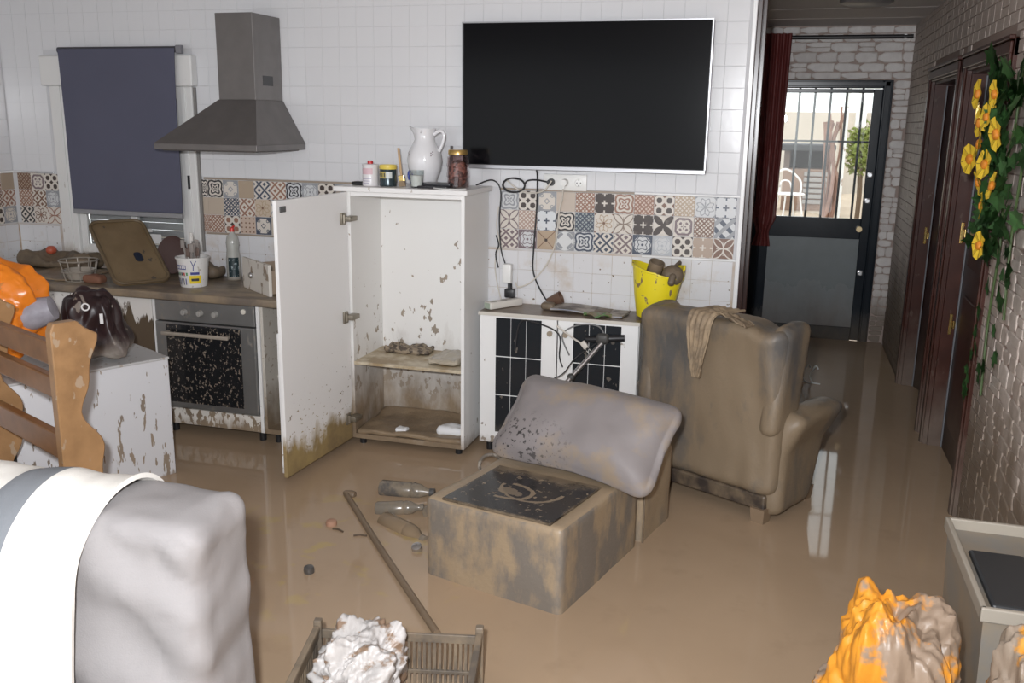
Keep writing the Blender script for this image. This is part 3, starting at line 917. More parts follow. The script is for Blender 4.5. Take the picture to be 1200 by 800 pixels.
# ---------------------------------------------------------------- roller blind
bl = empty('roller_blind', 'slate grey roller blind hanging in front of the window', 'blind', (-3.43, -.068, 2.04))
m_blind = M('slate_blind_fabric', (.090, .092, .135), .8, var=.04, vscale=3, bmp=.08, bscale=300)
MB().cyl((-.40, 0, 0), (.385, 0, 0), .017).obj('roller', M('dark_roller', (.05, .05, .06), .5), bl, smooth=True)
MB().box(.385, -.016, -.022, .42, .012, .022, .004).obj('bracket', M('grey_bracket', (.20, .20, .22), .5), bl)
MB().sheet(14, 20, lambda u, v: (-.392 + u * .772 + v * (.012 - .030 * u), -.018 - .008 * math.sin(v * 5) * (u - .3), .005 - v * (.905 - .004 * u)), .003).obj('fabric', m_blind, bl, smooth=True)
MB().box(-.378, -.028, -.925, .365, -.008, -.898, .004).obj('bottom_bar', M('grey_blind_bar', (.27, .27, .28), .4), bl)
MB().tube([(-.30, -.0, -.93), (-.29, -.0, -1.0), (-.285, 0, -1.10)], .003).obj('pull_cord', M('grey_cord', (.3, .29, .27), .7), bl)

# ---------------------------------------------------------------- worktop
m_top = M('muddy_laminate_worktop', (.16, .13, .105), .35, col2=(.31, .24, .16), c2scale=5, c2soft=.25, c2stretch=(1, 2.2, 1), bmp=.25, bscale=30, spec=.5)
wk = MB(); wk.box(-4.30, -.585, .745, -1.965, -.012, .787, .008, 3)
tag(wk.obj('worktop', m_top, smooth=True), 'long mud-smeared kitchen worktop over the oven', 'worktop')

# ---------------------------------------------------------------- oven and its housing
m_ovsteel = M('dirty_oven_steel', (.27, .27, .265), .4, metal=.7, var=.1, mud=dict(line=.05, wob=.1, splat=.4, sthr=.64, sgrad=.0, sscale=40, c1=(.38, .33, .27), c2=(.3, .25, .2)))
m_ovglass = M('mud_speckled_oven_glass', (.012, .013, .015), .12, mud=dict(line=.14, wob=.14, soft=.12, splat=.9, sthr=.60, sgrad=.03, stop=.75, sscale=90, sstretch=(1, 1, .7), c1=(.33, .28, .22), c2=(.22, .17, .13)))
ov = empty('oven', 'built-in steel oven with mud-splashed black glass door', 'oven', (-2.635, -.55, .155))
MB().box(-.285, .02, .0, .285, .52, .575, .004).obj('body', m_black, ov)
MB().box(-.297, -.012, .478, .297, .02, .586, .003).obj('control_panel', m_ovsteel, ov)
dr = MB().box(-.297, -.018, .004, .297, .02, .472, .004).obj('oven_door', m_ovsteel, ov)
MB().box(-.232, -.0215, .035, .215, -.0175, .462, .001).obj('door_glass', m_ovglass, dr)
hb = MB(); hb.box(-.236, -.062, .408, .165, -.048, .428, .005)
for sx in (-.215, .145): hb.box(sx - .008, -.05, .410, sx + .008, -.02, .426)
hb.obj('door_handle', M('muddy_handle', (.42, .37, .31), .4, metal=.3, var=.15, vscale=20), dr, smooth=True)
for kx in (-.115, -.02, .07):
    kb = MB().cyl((kx, -.012, .53), (kx, -.034, .53), .017, .014, 18); kb.box(kx - .002, -.037, .522, kx + .002, -.033, .545)
    kb.obj('knob', M('dusty_knob', (.36, .35, .33), .4), ov, smooth=True)
MB().cyl((.235, -.012, .555), (.235, -.018, .555), .014, .013, 18).obj('dial', M('cream_dial', (.72, .68, .60), .4), ov, smooth=True)

oh = empty('oven_housing', 'white kitchen cabinet frame around the oven with splashed plinth rail', 'cabinet', (-2.635, -.55, 0))
m_splash = M('splashed_white_panel', (.72, .69, .64), .45, mud=dict(line=.075, wob=.12, soft=.07, splat=.95, sthr=.46, sgrad=.6, stop=1.0, sscale=36, sstretch=(1, 1, .5)))
MB().box(-.30, -.002, .062, .318, .016, .150, .002).obj('rail', m_splash, oh)
MB().box(-.318, -.004, .062, -.300, .52, .742, .001).obj('side_panel', m_lacq, oh)
MB().box(.300, -.004, .062, .318, .52, .742, .001).obj('side_panel', m_lacq, oh)
MB().box(-.30, .016, .125, .30, .52, .150).obj('base_board', m_inside, oh)
for sx in (-.27, .27):
    for sy in (.06, .46): MB().cyl((sx, sy, -.06), (sx, sy, .125), .018).obj('leg', m_black, oh)

# ---------------------------------------------------------------- open base cabinet
bc = empty('base_cabinet', 'open white base cabinet right of the oven with mud-streaked inside', 'cabinet', (-2.13, -.55, 0))
m_streak = M('mud_streaked_melamine', (.60, .56, .50), .5, mud=dict(line=.22, wob=.25, soft=.25, splat=.7, sthr=.60, sgrad=.05, sscale=16, sstretch=(1, 2.5, 2.5)))
for x0 in (-.183, .147): MB().box(x0, 0, .06, x0 + .016, .52, .742, .001).obj('side_panel', m_streak, bc)
MB().box(-.167, .506, .06, .147, .52, .742).obj('back_panel', m_streak, bc)
MB().box(-.167, .0, .06, .147, .506, .085).obj('bottom_panel', m_streak, bc)
MB().box(-.167, .12, .335, .147, .506, .350).obj('shelf', m_streak, bc)
bd = MB().box(0, -.44, .045, .018, 0, .722, .002).obj('door', m_lacq, bc); bd.location = (.187, -.004, 0); bd.rotation_euler = (0, 0, R(-2))
for sy in (.06, .46):
    for sx in (-.14, .12): MB().cyl((sx, sy, -.06), (sx, sy, .06), .018).obj('leg', m_black, bc)
for q in range(4):
    MB().tube([(-.15, .1 + q * .05, .42 + q * .02), (-.05, .2 + q * .05, .54 + q * .02)], .004, 6).obj('wire', M('rusty_wire', (.2, .15, .11), .6) if q == 0 else bpy.data.materials['rusty_wire'], bc)

# ---------------------------------------------------------------- cabinet left of the oven
lc = empty('corner_cabinet', 'white kitchen cabinet left of the oven with dripping brown paint', 'cabinet', (-3.62, -.55, 0))
m_drip = M('dripping_mud_lacquer', (.78, .76, .73), .4, mud=dict(line=.655, wob=.17, soft=.012, scale=14, stretch=(1.6, 1, .18), splat=.7, sthr=.62, sgrad=0., c1=(.12, .085, .05), c2=(.10, .07, .045)))
MB().box(-.66, .02, .06, .66, .52, .742).obj('body', m_lacq, lc)
for i in range(3):
    d_ = MB().box(-.66 + i * .44 + .003, 0, .07, -.66 + (i + 1) * .44 - .003, .018, .738, .003).obj('door', m_drip, lc)
for sx in (-.6, .6):
    for sy in (.06, .46): MB().cyl((sx, sy, -.06), (sx, sy, .06), .018).obj('leg', m_black, lc)

# ---------------------------------------------------------------- tall open cabinet
tc = empty('tall_cabinet', 'tall open white cabinet with one muddy shelf and door swung wide', 'cabinet', (-1.572, -.394, 0))
CW = .312
MB().box(-CW, 0, .035, -CW + .018, .385, 1.328, .001).obj('side_panel', m_inside, tc)
MB().box(CW - .018, 0, .035, CW, .385, 1.328, .001).obj('side_panel', m_lacq, tc)
MB().box(-CW + .018, .370, .035, CW - .018, .385, 1.328).obj('back_panel', m_inside, tc)
MB().box(-CW + .018, .0, .035, CW - .018, .370, .060).obj('bottom_panel', m_inside, tc)
MB().box(-CW + .018, .004, 1.308, CW - .018, .370, 1.328).obj('top_rail', m_lacq_clean, tc)
MB().box(-.375, -.022, 1.329, .332, .386, 1.354, .004).obj('top_board', m_lacq_clean, tc)
m_shelf = M('muddy_shelf', (.62, .55, .42), .45, col2=(.34, .25, .14), c2scale=7, c2soft=.2, bmp=.2)
MB().box(-CW + .018, -.002, .438, CW - .018, .370, .454, .001).obj('shelf', m_shelf, tc)
MB().soft(CW - .02, .183, .014, .012, (26, 20, 3), lambda p: (p.x, p.y + .186, p.z + .070 + .012 * fbm(p, 8, 4) + .03 * max(0, p.y / .18) ** 3)).obj('mud_layer', m_mud, tc, smooth=70)
MB().soft(.13, .06, .018, .02, (20, 12, 4), lambda p: (p.x - .10, p.y + .28, p.z + .470 + .018 * fbm(p, 22, 9))).obj('mud_lumps', M('dark_debris', (.09, .07, .055), .7, col2=(.3, .24, .17), c2scale=40, c2soft=.1), tc, smooth=60)
MB().soft(.085, .13, .014, .02, (16, 18, 4), lambda p: (p.x + .175, p.y + .18, p.z + .466 + .02 * abs(fbm(p * Vector((1, .3, 1)) if False else Vector((p.x, p.y * .3, p.z)), 16, 5)))).obj('plastic_film', M('muddy_plastic_film', (.42, .37, .29), .2), tc, smooth=60)
m_powder = M('white_powder', (.82, .83, .84), .9)
MB().soft(.075, .055, .022, .022, (14, 12, 5), lambda p: (p.x + .205, p.y + .12, p.z * (1 + .5 * fbm(p, 20, 3)) + .095)).obj('powder_heap', m_powder, tc, smooth=70)
MB().soft(.032, .028, .012, .012, (10, 10, 4), lambda p: (p.x - .05, p.y + .05, p.z * (1 + .6 * fbm(p, 40, 6)) + .092)).obj('powder_heap', m_powder, tc, smooth=70)
m_doorl = M('mud_flicked_lacquer', (.90, .895, .89), .35, mud=dict(line=.17, wob=.26, soft=.10, splat=.85, sthr=.56, sgrad=.17, stop=.55, sscale=30, sstretch=(1, 1.0, 1.9), c1=(.42, .31, .13), c2=(.17, .12, .075)))
td = MB().box(-.018, -.625, .0, .0, 0, 1.288, .002).obj('door', m_doorl, tc)
td.location = (-CW + .005, -.008, .038); td.rotation_euler = (0, 0, R(-3.2))
for zz in (1.16, .66, .12):
    hb = MB(); hb.box(.0, -.075, zz - .03, .012, -.035, zz + .03, .003); hb.box(.006, -.06, zz - .012, .05, .015, zz + .012, .003); hb.cyl((.012, -.055, zz - .02), (.012, -.055, zz + .02), .01)
    hb.obj('hinge', M('grey_hinge', (.30, .27, .22), .4, metal=.7) if zz > 1 else bpy.data.materials['grey_hinge'], td, smooth=True)
MB().box(.0, -.60, 1.235, .006, -.555, 1.262, .002).obj('magnet_plate', M('dark_plate', (.10, .10, .10), .5), td)
for sx in (-.27, .27):
    for sy in (.04, .34): MB().cyl((sx, sy, -.06), (sx, sy, .035), .018).obj('leg', m_black, tc)

# ---------------------------------------------------------------- low cabinet with black tiles
lw = empty('low_cabinet', 'low white cabinet with doors of black tiles under the television', 'cabinet', (-.81, -.285, 0))
m_lwt = M('muddy_cabinet_top', (.25, .19, .14), .35, col2=(.13, .095, .07), c2scale=4, c2soft=.3, bmp=.2)
HW = .405
MB().box(-HW, .02, .05, -HW + .016, .28, .735).obj('side_panel', m_lacq, lw)
MB().box(HW - .016, .02, .05, HW, .28, .735).obj('side_panel', m_lacq, lw)
MB().box(-HW + .016, .265, .05, HW - .016, .28, .735).obj('back_panel', m_lacq, lw)
MB().box(-HW + .016, .02, .05, HW - .016, .265, .066).obj('bottom_panel', m_lacq, lw)
mb = MB(); mb.box(-HW - .005, -.004, .735, HW + .005, .283, .744, .002); mb.obj('top_board', m_lwt, lw)
MB().box(-HW - .005, -.009, .728, HW + .005, -.0045, .746, .001).obj('edge_strip', M('chipped_edging', (.62, .58, .52), .4), lw)
m_blkt = M('black_glazed_tile', (.020, .023, .027), .2, mud=dict(line=.02, wob=.2, soft=.3, splat=.45, sthr=.665, sgrad=.02, sscale=30, c1=(.32, .28, .23), c2=(.2, .16, .12)))
bt = MB().box(-.0385, -.004, -.0985, .0385, .003, .0985, .0015, 1).mesh('black_tile', m_blkt)
for s_ in (-1, 1):
    x0 = -HW + .002 if s_ < 0 else .003; x1 = -.003 if s_ < 0 else HW - .002
    dd = MB().box(x0, .0, .055, x1, .018, .727, .002).obj('door', m_lacq, lw)
    tx = (x0 + .084) if s_ < 0 else (x0 + .078)
    for i in range(3):
        for j in range(3):
            inst('black_tile', bt, dd, (tx + .04 + i * .080, -.001, .725 - .105 - j * .2025))
    MB().cyl((-.035 if s_ < 0 else .045, .0, .66), (-.035 if s_ < 0 else .045, -.022, .66), .011, .014, 16).obj('knob', M('muddy_knob', (.33, .27, .2), .4) if s_ < 0 else bpy.data.materials['muddy_knob'], dd, smooth=True)
for sx in (-.36, .36):
    for sy in (.05, .25): MB().cyl((sx, sy, -.06), (sx, sy, .05), .018).obj('leg', m_black, lw)

# ---------------------------------------------------------------- armchair seen from behind
def armchair_mat():
    m, nt, b = new_mat('mud_caked_upholstery')
    pos = coords(nt); x, y, z = sep(nt, pos)
    n = nse(nt, pos, 3.6, 6, .62, (1, 1, .42), (2, 5, 1))
    n2 = nse(nt, pos, 9, 5, .6, (1, 1, .2))
    c = mixc(nt, ((n - .50) * 6 + (n2 - .5) * 2.5 + .25).clamp(), (.225, .170, .112), (.100, .095, .090))
    c = mixc(nt, ((n2 - .6) * 5).clamp() * .5, c, (.32, .24, .16))
    nt.links.new(c, b.inputs['Base Color']); b.inputs['Roughness'].default_value = .5
    bump(nt, b, nse(nt, pos, 90, 3) * .4 + nse(nt, pos, 7, 4, .5, (1, 1, .3)) * .8, .28, .012)
    return m
m_arm = armchair_mat()
ac = empty('armchair', 'grey wing armchair caked in mud, seen from behind', 'armchair', (-.06, -.64, -.06), R(-28))
def back_fn(p):
    z = p.z + .555; x, y = p.x, p.y + .10
    t = max(0, (z - .70) / .22)
    y -= .030 * t * t if p.y < 0 else -.01 * t
    x *= 1 - .030 * max(0, (.55 - z))
    z += .012 * fbm((p.x, p.y, 0), 5, 2) * max(0, t) - .028 * math.exp(-((p.x - .27) / .06) ** 2) * max(0, t)
    y += .014 * fbm((p.x, 0, p.z * .5), 4.5, 7) + .010 * math.sin(p.x * 30 + p.z * 7) * math.exp(-((p.x - .30) / .06) ** 2)
    return (x, y, z)
MB().soft(.365, .095, .375, .055, (34, 10, 36), back_fn).obj('backrest', m_arm, ac, smooth=75)
for s_ in (-1, 1):
    def wing_fn(p, s_=s_):
        z = p.z + .70; t = (z - .45) / .5
        return (s_ * (.318 + p.x + .010 * t), p.y + .145 - .05 * (1 - t) + .008 * fbm(p, 6, 3), z + .010 * math.sin(p.y * 12) - .25 * max(0, p.y - .02) * max(0, t))
    MB().soft(.045, .105, .235, .04, (8, 12, 18), wing_fn).obj('wing', m_arm, ac, smooth=75)
    def arm_fn(p, s_=s_):
        z = p.z + .32; t = max(0, min(1, (z - .38) / .16))
        return (s_ * (.332 + p.x * (1 + .45 * t) + .032 * t - .012 * (1 - t)), (p.y + .215) * (.70 + .30 * min(1, max(0, (z - .10) / .35))) + .05 + .010 * fbm(p, 5, 5) + .02 * t, z + .01 * fbm((p.x, p.y, 0), 6, 1))
    MB().soft(.060, .215, .235, .055, (12, 18, 18), arm_fn).obj('arm', m_arm, ac, smooth=75)
MB().soft(.28, .18, .15, .05, (16, 14, 8), lambda p: (p.x, p.y + .29, p.z + .31 + .02 * fbm(p, 5, 2))).obj('seat', m_arm, ac, smooth=75)
m_dkwood = M('dark_wet_wood', (.045, .035, .03), .4, col2=(.16, .12, .08), c2scale=9, c2soft=.2)
MB().box(-.325, .025, .115, .325, .46, .185, .01).obj('base_frame', m_dkwood, ac)
for sx in (-.30, .30):
    for sy in (.045, .43):
        MB()._merge(frustum(sx - .024, sx + .024, sy - .024, sy + .024, 0, sx - .034, sx + .034, sy - .034, sy + .034, .125)).obj('leg', M('muddy_leg', (.24, .17, .11), .5) if (sx < 0 and sy < .1) else bpy.data.materials['muddy_leg'], ac)

# rag over the armchair back
m_rag = M('muddy_cloth', (.34, .255, .165), .75, col2=(.20, .15, .10), c2scale=14, c2soft=.2, bmp=.3, bscale=70)
def rag_fn(u, v):
    # v runs from the seat side of the top edge, over it and down the rear face; u across
    s_ = v * .44
    w = .075 * (1 - .72 * v ** 1.5)
    x = .02 - .02 * v + (u - .5) * 2 * w
    fold = .016 * math.sin(u * 15 + v * 3) * (1 - .3 * v) + .008 * fbm((u * 2, v * 3, 0), 2, 4)
    if s_ < .14: return (x + .03 * (1 - s_ / .14), .10 - s_, .956 + abs(fold) * .6)
    a = min(1, (s_ - .14) / .06)
    if s_ < .20: return (x, -.04 - .038 * math.sin(a * math.pi / 2) - abs(fold) * .5, .956 - .045 * (1 - math.cos(a * math.pi / 2)) + abs(fold) * .5)
    return (x, -.080 + .012 * (s_ - .20) * 4 - abs(fold), .912 - (s_ - .20))
rg_ = MB(); rg_.sheet(22, 34, rag_fn, .006)
def rag2(u, v):
    x = .03 + u * .20; y = -.045 + v * .07 - .03 * u
    return (x, y - .03 * math.sin(v * 3.1) * 0, .957 + .016 * abs(math.sin(v * 7 + u * 4)) * (1 - u) + .012 * abs(fbm((u * 3, v * 4, 1), 2, 8)) - .028 * u * u)
rg_.sheet(20, 12, rag2, .006)
ro = rg_.obj('rag', m_rag, smooth=70)
ro.location = ac.location; ro.rotation_euler = ac.rotation_euler
tag(ro, 'twisted muddy cloth draped over the armchair back', 'cloth')

# ---------------------------------------------------------------- sofa blocks and cushion in the water
def block_mat(name, dark):
    m, nt, b = new_mat(name)
    pos = coords(nt); x, y, z = sep(nt, pos)
    n = nse(nt, pos, 4.5, 6, .62, (1, 1, .5), (7, 1, 3)); n2 = nse(nt, pos, 18, 5, .6, (1, 1, .35))
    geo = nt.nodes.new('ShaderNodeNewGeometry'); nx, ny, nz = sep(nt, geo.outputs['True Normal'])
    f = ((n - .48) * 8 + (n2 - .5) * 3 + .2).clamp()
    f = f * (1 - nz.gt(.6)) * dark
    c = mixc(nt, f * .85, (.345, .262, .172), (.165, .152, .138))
    c = mixc(nt, ((n2 - .62) * 6).clamp() * .5, c, (.42, .33, .225))
    nt.links.new(c, b.inputs['Base Color']); b.inputs['Roughness'].default_value = .42
    bump(nt, b, nse(nt, pos, 60, 4), .25, .008)
    return m
bx = empty('ottoman', 'low square footstool block coated in mud with a black smeared top', 'ottoman', (-.703, -1.717, -.06), R(-15))
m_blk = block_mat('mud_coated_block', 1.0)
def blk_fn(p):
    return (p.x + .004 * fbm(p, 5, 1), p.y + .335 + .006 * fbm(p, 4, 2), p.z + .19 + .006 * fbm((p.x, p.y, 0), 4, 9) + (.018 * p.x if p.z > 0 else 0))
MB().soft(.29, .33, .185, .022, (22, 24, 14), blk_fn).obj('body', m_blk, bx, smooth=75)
def smear_mat():
    m, nt, b = new_mat('black_smeared_glass')
    x, y, z = sep(nt, coords(nt, 'Object')); pos = coords(nt)
    # wiped arcs of mud over black
    d = nse(nt, pos, 9, 5, .6)
    ra = (((x - .04) * (x - .04) + (y - .25) * (y - .25) * 1.6).sqrt() + (d - .5) * .05)
    rb = (((x + .04) * (x + .04) + (y - .20) * (y - .20) * 2.0).sqrt() + (d - .5) * .05)
    arcs = ((ra - .13).abs().lt(.008) * y.lt(.26)).max((rb - .10).abs().lt(.010) * x.gt(-.06)) * .7
    inn = ((rb + (d - .5) * .12).lt(.05)) * .5
    sp = ((nse(nt, pos, 34, 4, .6) - .60) * 14).clamp()
    edge = ((((x - .015).abs() - .222).max((y - .21).abs() - .188) + (d - .5) * .06) * 26 + .1).clamp()
    back = (((y - .33) + (d - .5) * .25) * 7).clamp()
    f = arcs.max(inn).max(sp * .8).max(edge).max(back)
    c = mixc(nt, f.clamp(), (.014, .013, .013), (.345, .262, .172))
    nt.links.new(c, b.inputs['Base Color'])
    nt.links.new((f.clamp() * .25 + .2).k, b.inputs['Roughness'])
    return m
tp = MB().box(-.215, .016, .3735, .245, .42, .384, .004)
to = tp.obj('black_panel', smear_mat(), bx); to['label'] = 'black glossy panel smeared with mud'
to.rotation_euler = (0, R(-1.0), 0)
b2 = empty('seat_block', 'mud covered seat block lying behind the footstool under the cushion', 'seat block', (-.703 + .259 * .69, -1.717 + .966 * .69, -.06), R(-15))
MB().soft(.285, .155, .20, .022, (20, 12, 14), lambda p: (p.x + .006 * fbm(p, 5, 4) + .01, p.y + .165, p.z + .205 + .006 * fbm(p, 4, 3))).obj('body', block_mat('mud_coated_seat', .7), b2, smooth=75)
MB().tube([(.30, .01, .02), (.301, .01, .2), (.298, .012, .38)], .004, 6).obj('seam', m_mudt, b2)

def cushion_mat():
    m, nt, b = new_mat('grey_velvet_cushion')
    pos = coords(nt)
    n = nse(nt, pos, 5, 5, .6, None, (1, 4, 2)); n2 = nse(nt, pos, 55, 3, .55)
    x, y, z = sep(nt, coords(nt, 'Object'))
    c = mixc(nt, ((n - .50) * 7).clamp() * .75, (.235, .212, .210), (.32, .245, .165))
    sp = ((n2 - .58) * 25).clamp() * (1 - ((x + .28) * (x + .28) * 9 + (z + .13) * (z + .13) * 60)).clamp()
    c = mixc(nt, sp, c, (.02, .018, .017))
    nt.links.new(c, b.inputs['Base Color']); b.inputs['Roughness'].default_value = .6
    b.inputs['Sheen Weight'].default_value = .05
    bump(nt, b, nse(nt, pos, 12, 4), .2, .01)
    return m
def cush_fn(p):
    u, w = p.x / .36, p.z / .20
    k = (1 - abs(u) ** 3.5) * (1 - abs(w) ** 3.0)
    y = p.y * (.30 + .75 * max(0, k) ** .6) + .012 * fbm(p, 6, 2)
    x = p.x * (1 - .07 * (1 - w * w)) + .004 * fbm(p, 9, 4); z = p.z * (1 - .06 * (1 - u * u)) + .008 * math.sin(u * 3 + 1)
    return (x, y, z)
cu = MB().soft(.385, .095, .205, .09, (36, 12, 24), cush_fn).obj('cushion', cushion_mat(), smooth=80)
cu.rotation_mode = 'XYZ'
cu.location = (-.475, -1.185, .482)
cu.rotation_euler = (R(-44), R(2), R(-19))
tag(cu, 'large grey cushion propped on the muddy footstool', 'cushion')

# ---------------------------------------------------------------- white appliance on its side
m_app = M('mud_run_white_enamel', (.74, .75, .78), .35, mud=dict(line=-.02, wob=.2, soft=.05, splat=.9, sthr=.585, sgrad=.10, stop=.7, sscale=26, sstretch=(1.5, 1.5, .40)))
wa = empty('white_appliance', 'white fallen appliance streaked with mud beneath the plastic sacks', 'appliance', (-2.505, -1.045, -.06), R(62))
# local x runs from the oven end towards the camera side along -x
MB().box(-1.30, .0, .0, .0, .50, .635, .012).obj('body', m_app, wa, smooth=True)
MB().box(-1.302, -.004, .628, .002, .502, .640, .004).obj('top_edge', M('grey_enamel_edge', (.55, .55, .55), .4, mud=dict(line=.3, wob=.1, splat=.6, sthr=.64, sgrad=0.)), wa)
MB().box(-.93, -.008, .13, -.70, .001, .36, .004).obj('vent_grille', M('dark_mesh', (.035, .04, .042), .5), wa)
for q in range(10): MB().box(-.92, -.012, .15 + q * .02, -.71, -.006, .158 + q * .02).obj('slat', m_black, wa)

# ---------------------------------------------------------------- wooden chair
m_wood = M('honey_wood', (.36, .205, .095), .35, var=.18, vscale=14, col2=(.27, .15, .068), c2scale=6, c2soft=.3, c2stretch=(1, 1, .3), mud=dict(line=-.3, wob=.1, splat=.55, sthr=.655, sgrad=0., sscale=22, c1=(.5, .42, .33), c2=(.36, .27, .18)))
m_wood_d = M('dark_honey_wood', (.22, .105, .042), .35, var=.2, vscale=16)
wc = empty('wooden_chair', 'rustic honey-coloured wooden chair with scalloped back posts', 'chair', (-2.07, -2.22, -.06), R(-25))
def post_poly(h):
    front = [(0, 0), (0, h - .03), (.012, h)]
    back = []
    for i in range(0, 41):
        z = h - .0 - i / 40 * h
        q = (h - z)
        wv = .118 + .030 * math.sin(q * 15 + .3) + .012 * math.sin(q * 33)
        if q < .04: wv = .09 + q * .9
        back.append((wv, z))
    return front + back
for xx in (-.045, -.74):
    mp = Matrix(((0, 1, 0, xx), (1, 0, 0, 0), (0, 0, 1, 0), (0, 0, 0, 1)))
    pb = MB().prism(post_poly(1.065), .045, .004, mp, 1)
    pb.obj('back_post', m_wood, wc)
    fp = MB().box(xx, -.34, 0, xx + .045, -.29, .40, .005); fp.obj('front_leg', m_wood, wc)
for z0, z1, dz in ((.915, .995, 0), (.80, .875, 0), (.58, .67, 0)):
    MB().box(-.695, .008, z0, -.045, .042, z1, .006).obj('back_rail', m_wood_d, wc)
MB().box(-.74, -.34, .40, .0, -.01, .435, .008).obj('seat', m_wood, wc)
for z0 in (.16, .28):
    MB().box(-.71, -.33, z0, -.03, -.305, z0 + .035, .004).obj('stretcher', m_wood_d, wc)

# ---------------------------------------------------------------- foreground sofa and throw
m_sofa = M('pale_grey_sofa_cloth', (.29, .277, .277), .85, var=.03, bmp=.12, bscale=220)
sf = empty('sofa', 'pale grey fabric sofa seen at its back corner', 'sofa', (-.985, -2.90, -.15), R(6))
def sofa_back(p):
    x, y, z = p.x - .70, p.y, p.z + .545
    t = max(0, (z - .55) / .3)
    wr = .016 * fbm((p.x * 1.2, p.y, p.z * 2.5 + p.x * 1.5), 5, 3) + .012 * math.sin(p.z * 26 + p.x * 16) * math.exp(-((p.x - .52) / .22) ** 2)
    return (x + (wr * .9 if p.x > .60 else 0), y - wr, z + .012 * fbm((p.x, p.y, 0), 5, 8) + .018 * t * math.sin(p.x * 2 + .6))
MB().soft(.70, .145, .375, .055, (60, 16, 36), sofa_back).obj('backrest', m_sofa, sf, smooth=75)
MB().soft(.62, .34, .13, .05, (24, 14, 8), lambda p: (p.x - .78, p.y - .48, p.z + .30)).obj('seat', m_sofa, sf, smooth=75)
MB().box(-1.38, -.78, .12, -.04, .12, .20, .01).obj('base', m_sofa, sf)
for sx in (-1.3, -.12):
    for sy in (-.7, .05): MB().cyl((sx, sy, .09), (sx, sy, .12), .025).obj('leg', m_dkwood, sf)

def throw_mat():
    m, nt, b = new_mat('white_throw_with_grey_stripe')
    uvn = nt.nodes.new('ShaderNodeAttribute'); uvn.attribute_name = 'across'
    a = X(nt, uvn.outputs['Fac'])
    f = (a - .66).abs().lt(.07)
    c = mixc(nt, f, (.80, .78, .73), (.20, .215, .235))
    nt.links.new(c, b.inputs['Base Color']); b.inputs['Roughness'].default_value = .9
    pos = coords(nt)
    bump(nt, b, nse(nt, pos, 320, 2), .25, .004)
    return m
def throw_obj():
    nu, nv = 40, 60
    b = bmesh.new(); G = []; lay_ = b.verts.layers.float.new('across')
    for i in range(nu + 1):
        row = []
        for j in range(nv + 1):
            u, v = i / nu, j / nv
            s_ = v * 1.35 - .45         # arc length measured from the crest, negative = far side
            x = -.92 + u * .68 - .10 * max(0, s_) * (.6 + .4 * u)
            f = .010 * math.sin(u * 9 + v * 2) + .022 * fbm((u * 1.6, v * 1.3, 0), 1.6, 6)
            rr = .188
            ang = s_ / rr
            if ang < -math.pi / 2: y = rr + .0; z = .905 - rr - (abs(s_) - rr * math.pi / 2) + .0
            elif ang > math.pi / 2: y = -rr; z = .905 - rr - (s_ - rr * math.pi / 2)
            else: y = -rr * math.sin(ang); z = .905 - rr + rr * math.cos(ang)
            z += .056
            n = Vector((0, -math.sin(max(-1.57, min(1.57, ang))), math.cos(max(-1.57, min(1.57, ang)))))
            p = Vector((x, y, z)) + n * (.016 + abs(f) * 1.0)
            vv = b.verts.new(p); row.append(vv); vv[lay_] = u
        G.append(row)
    for i in range(nu):
        for j in range(nv): b.faces.new((G[i][j], G[i + 1][j], G[i + 1][j + 1], G[i][j + 1]))
    bmesh.ops.recalc_face_normals(b, faces=b.faces[:])
    bmesh.ops.solidify(b, geom=b.faces[:], thickness=.012)
    mb = MB(); mb.bm.free(); mb.bm = b
    return mb
th = throw_obj().obj('throw_blanket', throw_mat(), smooth=75)
th.location = sf.location; th.rotation_euler = sf.rotation_euler
tag(th, 'white throw with one grey stripe laid over the sofa back', 'blanket')

# ---------------------------------------------------------------- plastic sacks on the appliance
def bag(name, hx, hy, hz, mat, label, cat, loc, rz, seed, folds=.03, neck=0., lean=0.):
    def fn(p):
        t = (p.z + hz) / (2 * hz)
        k = 1 - neck * max(0, t - .45) ** 1.2 * 1.6
        r_ = folds * (abs(fbm((p.x * 1.3, p.y * 1.3, p.z * .8), 7, seed)) * 1.6 - .35) + folds * .5 * fbm(p, 18, seed + 2, 3)
        n = Vector((p.x, p.y, p.z * .6)).normalized()
        q = Vector((p.x * k, p.y * k, p.z)) + n * r_
        return (q.x + lean * t * t, q.y, max(q.z + hz, .001))
    o = MB().soft(hx, hy, hz, min(hx, hy, hz) * .8, (34, 34, 34), fn).obj(name, mat, smooth=70)
    o.location = loc; o.rotation_euler = (0, 0, rz)
    tag(o, label, cat)
    return o
m_orange = M('orange_plastic', (.82, .23, .018), .28, var=.12, vscale=8, spec=.5, mud=dict(line=.2, wob=.1, splat=.6, sthr=.665, sgrad=0., sscale=18, sstretch=(.4, 1, 1.6), c1=(.45, .2, .06), c2=(.3, .12, .03)))
os_ = empty('orange_sack', 'glossy orange plastic sack with a grey twisted neck beside the wooden chair', 'sack', (-3.02, -1.60, .578), R(25))
def orange_fn(p):
    t = (p.x + .27) / .54
    k = 1 - .55 * max(0, t - .35) ** 1.2
    r_ = .075 * crumple(p, 3, 5.0) + .015 * crumple(p, 4, 14.0)
    n = Vector(p).normalized()
    q = Vector((p.x, p.y * k, p.z * k)) + n * r_
    return (q.x, q.y, max(.001, q.z + .25 + .05 * (1 - t) + .03))
MB().soft(.27, .20, .24, .17, (60, 50, 50), orange_fn).obj('sack_body', m_orange, os_, smooth=50)
